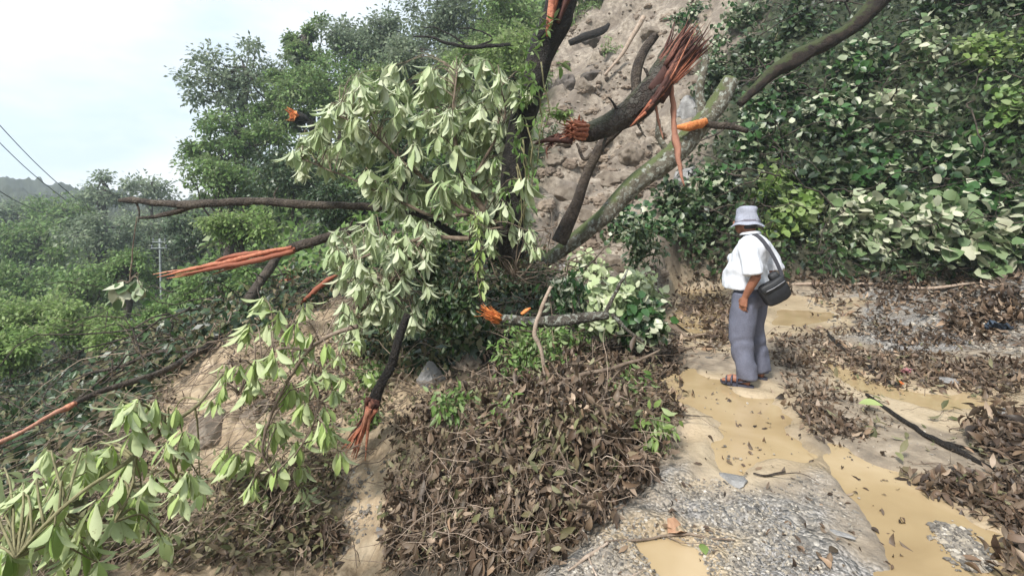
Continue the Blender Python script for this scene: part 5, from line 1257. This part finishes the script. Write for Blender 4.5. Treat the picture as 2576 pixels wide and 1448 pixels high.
# ------------------------------------------------------------------ gravel stones
m, t_, b, o = newmat('gravel_stone'); t_.links.new(ramp(t_, attr(t_, 'rnd'), [(0, (.07, .062, .052)), (.3, (.155, .138, .118)), (.6, (.25, .22, .18)), (.9, (.36, .31, .24)), (1, (.5, .46, .4))]), b.inputs[0]); b.inputs['Roughness'].default_value = .7
bump(t_, b, noise(t_, 60, 4, .6, objco(t_)), .4, .004); M['gravel'] = m
V, F = ICO1; KEEP = []
def gravel(mb, poly, n, size, pw=2.2, flat_=.6):
    poly = np.array(poly, float); lo = poly.min(0); hi = poly.max(0); q = RG.uniform(lo, hi, (n*4, 2)); q = q[sdist(poly, q[:, 0], q[:, 1])+RG.normal(0, 14, len(q)) > 0]
    p, ok = hits(q[:, 0], q[:, 1]); p = p[ok]; p[:, 2] = np.where(road_mask(p[:, 0], p[:, 1]) > .5, np.maximum(p[:, 2], .012), p[:, 2]); cl = fbm(p[:, 0]*2.6, p[:, 1]*2.6, 8., 4); p = onrock(p[cl+RG.normal(0, .25, len(p)) > -.15][:n]); k = len(p)
    sz = size*(.3+RG.random(k)**pw*1.3); sc = RG.uniform(.6, 1.2, (k, 3))*np.array([1, 1, flat_]); r0 = RG.random(k)
    a = RG.random(k)*6.28; v = V[None]*(1+(.22 if len(V) < 100 else .10)*RG.normal(size=(k, len(V), 1)))*sz[:, None, None]*sc[:, None]
    v = np.stack([v[..., 0]*np.cos(a)[:, None]-v[..., 1]*np.sin(a)[:, None], v[..., 0]*np.sin(a)[:, None]+v[..., 1]*np.cos(a)[:, None], v[..., 2]], -1)+p[:, None]
    mb.add(v.reshape(-1, 3), (F[None]+(np.arange(k)*len(V))[:, None, None]).reshape(-1, 3), np.repeat(r0, len(V)), smooth=False)
mb = MB()
gravel(mb, [(1380,1448),(1640,1190),(1740,1190),(1950,1240),(2060,1190),(2150,1300),(2220,1448)], 4800, .0065)
gravel(mb, [(2335,1290),(2385,1300),(2500,1448),(2440,1448)], 1500, .012); gravel(mb, [(2335,1290),(2385,1300),(2500,1448),(2440,1448)], 1200, .008)
gravel(mb, [(2440,700),(2576,690),(2576,900),(2440,860)], 1400, .02)
gravel(mb, [(2000,730),(2576,700),(2576,860),(2100,860)], 900, .02)
gravel(mb, [(1650,900),(2200,900),(2576,1000),(2576,1200),(1900,1200),(1650,1160)], 260, .007)
gravel(mb, [(1400,660),(1860,680),(1860,900),(1560,880)], 700, .022)
gravel(mb, [(850,1050),(1010,1040),(900,1448),(800,1448)], 500, .014)
gravel(mb, [(1380,40),(1750,40),(1700,400),(1500,620),(1380,620)], 700, .04, 2.5)
solo('gravel', mb, M['gravel'], kind='stuff')
m, t_, b, o = newmat('rubble_stone'); t_.links.new(mixc(t_, noise(t_, 8, 5, .6, objco(t_)), ramp(t_, attr(t_, 'rnd'), [(0, (.09, .07, .052)), (.4, (.20, .155, .115)), (.8, (.33, .265, .20)), (1, (.42, .37, .31))]), (.16, .12, .09)), b.inputs[0]); b.inputs['Roughness'].default_value = .9; M['rubble'] = m
V, F = ico(3); mb = MB()
gravel(mb, [(1380,40),(1760,0),(1720,380),(1500,660),(1360,640)], 650, .15, 4.5, .7)
gravel(mb, [(1350,600),(1700,560),(1860,700),(1400,700)], 160, .06, 3, .8)
solo('rubble', mb, M['rubble'], kind='stuff')

# ------------------------------------------------------------------ single small things lying about
def oneleaf(name, label, px, py, size, mat, tmpl, d, lift=.02, rnd=.7, nrm=(0, -.3, 1), Y=None):
    g = hit(px, py) if Y is None else P(px, py, Y); g[2] = max(g[2], .01)+lift
    mb = MB(); put_leaves(mb, g, np.array(d, float), np.array(nrm, float), size, [tmpl], rnd); return solo(name, mb, M[mat], label, 'leaf', g)
M['tanleaf'] = plain('dry_leaf_tan', (.50, .30, .18), .6, (.36, .2, .12), 30)
oneleaf('dry_leaf', 'large pale orange dry leaf curled on the gravel near the bottom', 1680, 1350, .13, 'tanleaf', leaf_tmpl(.75, 6, .3, .9, 'heart', .06, .3), (.9, .3, .12), .02, .8)
oneleaf('fallen_leaf', 'single bright green leaf on the gravel at the bottom', 1775, 1400, .07, 'bright', leaf_tmpl(.6, 5, .1, .4, 'oval'), (0.1, .9, .3), .01, .8)
oneleaf('fallen_leaf', 'single light green leaf on the litter beside the long dark branch', 2160, 1030, .16, 'fresh', leaf_tmpl(.6, 6, .1, .8, 'oval'), (.5, -.5, .4), .05, .75)
oneleaf('dry_leaf', 'small orange-brown leaf flat on the gravel by the channel', 2085, 1392, .06, 'dead', leaf_tmpl(.6, 5, .2, .4, 'oval'), (.9, .3, .1), .01, .85)
def scrap(label, px, py, w, h, col, name='plastic_scrap'):
    g = hit(px, py); n = 12; u, v = np.meshgrid(np.linspace(-.5, .5, n), np.linspace(-.5, .5, n)); z = .18*w*fbm(u*3+px, v*3, 1., 3)
    x = u*w*(1-.3*v); top = np.stack([x, -.35*v*h+z*.5, v*h*.8+z], -1).reshape(-1, 3); bot = top+V3(.0, .003, -.003)
    i = np.arange(n-1)[:, None]*n; j = np.arange(n-1)[None]; f = np.stack([i+j, i+j+1, i+n+j+1, i+n+j], -1).reshape(-1, 4)
    mb = MB(); g = g+V3(0, -.04, h*.35+.03); mb.add(top+g, f); mb.add(bot+g, f[:, ::-1]); return solo(name, mb, plain('plastic_film', col, .35), label, 'litter', g)
scrap('crumpled pale blue plastic scrap at the edge of the dead leaf heap', 1405, 1345, .085, .07, (.42, .5, .62))
scrap('dark blue plastic scrap half buried at the right edge', 2510, 832, .30, .12, (.05, .07, .10))
scrap('pink plastic scrap among the dead leaves at the right', 2280, 942, .12, .07, (.55, .25, .27))
scrap('dirty white plastic scrap on the leaf litter right of the man', 2235, 885, .16, .09, (.5, .47, .43))

# ------------------------------------------------------------------ utility pole, power lines, bird
PM = plain('weathered_concrete', (.30, .33, .33), .8)
p = P(402, 600, 21.5); pole = thing('utility_pole', 'slim pale utility pole with crossarms among the valley trees', 'pole', (p[0], p[1], th(p[0], p[1])-.3))
mb = MB(); tube(mb, [V3(p[0]+.2, p[1], th(p[0], p[1])-.3), p], [.06, .045], 12, 9, 0); part(pole, 'post', mb, PM)
for k, w in ((8, .30), (24, .36)):
    c = P(403, 600+k, 21.5); mb = MB(); tube(mb, [c+V3(-w, -.07, 0), c+V3(w, -.07, 0)], [.02, .02], 4, 4, 0); ca = part(pole, 'crossarm', mb, PM)
    for s_ in (-1, 1):
        mb = MB(); q = c+V3(s_*w*.85, -.07, .03); tube(mb, [q, q+V3(0, 0, .07), q+V3(0, 0, .13)], [.012, .02, .01], 7, 7, 0); o_ = part(pole, 'insulator', mb, M['hat'], off=pole.location); o_.parent = ca
LM = plain('dark_cable', (.05, .05, .055), .6)
for lb, a, b in (('upper power line crossing the sky at the left edge', (-260, 30, 14), (190, 500, 44)), ('lower power line crossing the sky at the left edge', (-260, 95, 13.6), (165, 503, 44)), ('lowest power line in front of the distant hill at the left edge', (-260, 300, 13), (120, 540, 40))):
    A_, B_ = P(*a), P(*b); mb = MB(); md = (A_+B_)/2-V3(0, 0, .35); tube(mb, [A_, md, B_], [.016, .022, .034], 40, 5, 0); solo('power_line', mb, LM, lb, 'cable', A_, 'power lines over the valley')
bc = P(452, 195, 38); bird = thing('bird', 'small dark bird gliding in the white sky', 'bird', bc)
mb = MB(); tube(mb, [bc+V3(-.16, 0, 0), bc+V3(-.05, 0, .01), bc+V3(.08, 0, .012), bc+V3(.17, 0, .02), bc+V3(.2, 0, .015)], [.012, .04, .045, .028, .006], 16, 8, 0); part(bird, 'body', mb, LM)
for s_ in (-1, 1):
    mb = MB(); V_ = []
    for k in range(7):
        q = k/6; ch = .12*(1-q**2)+.02; V_ += [bc+V3(-ch/2+.02-q*.06, s_*q*.42, .02+.06*sin(q*2.2)), bc+V3(ch/2+.02-q*.03, s_*q*.42, .03+.06*sin(q*2.2)), bc+V3(.02-q*.05, s_*q*.42, .045+.06*sin(q*2.2)*.98)]
    mb.add(V_, [(3*k+a, 3*k+(a+1) % 3, 3*k+3+(a+1) % 3, 3*k+3+a) for k in range(6) for a in range(3)]); part(bird, 'wing', mb, LM)

# ------------------------------------------------------------------ the air
import bmesh
bm = bmesh.new(); bmesh.ops.create_cube(bm, size=1)
hz = bpy.data.meshes.new('haze'); bm.to_mesh(hz); bm.free(); ho = bpy.data.objects.new('haze', hz); COL.objects.link(ho)
zs = np.empty(len(GROUND.data.vertices)*3, np.float32); GROUND.data.vertices.foreach_get('co', zs); zs = zs.reshape(-1, 3)
lo, hi = zs.min(0), zs.max(0); lo = lo-V3(3, 3, 1); hi = hi+V3(3, 3, 3)
ho.scale = tuple(hi-lo); ho.location = tuple((hi+lo)/2); ho['kind'] = 'stuff'
hm = bpy.data.materials.new('haze_air'); hm.use_nodes = True; t = hm.node_tree; t.nodes.clear(); o = N(t, 'ShaderNodeOutputMaterial'); v_ = N(t, 'ShaderNodeVolumePrincipled')
v_.inputs['Color'].default_value = (.82, .91, 1, 1); v_.inputs['Density'].default_value = .0015; v_.inputs['Anisotropy'].default_value = .2
t.links.new(v_.outputs[0], o.inputs['Volume']); hz.materials.append(hm)
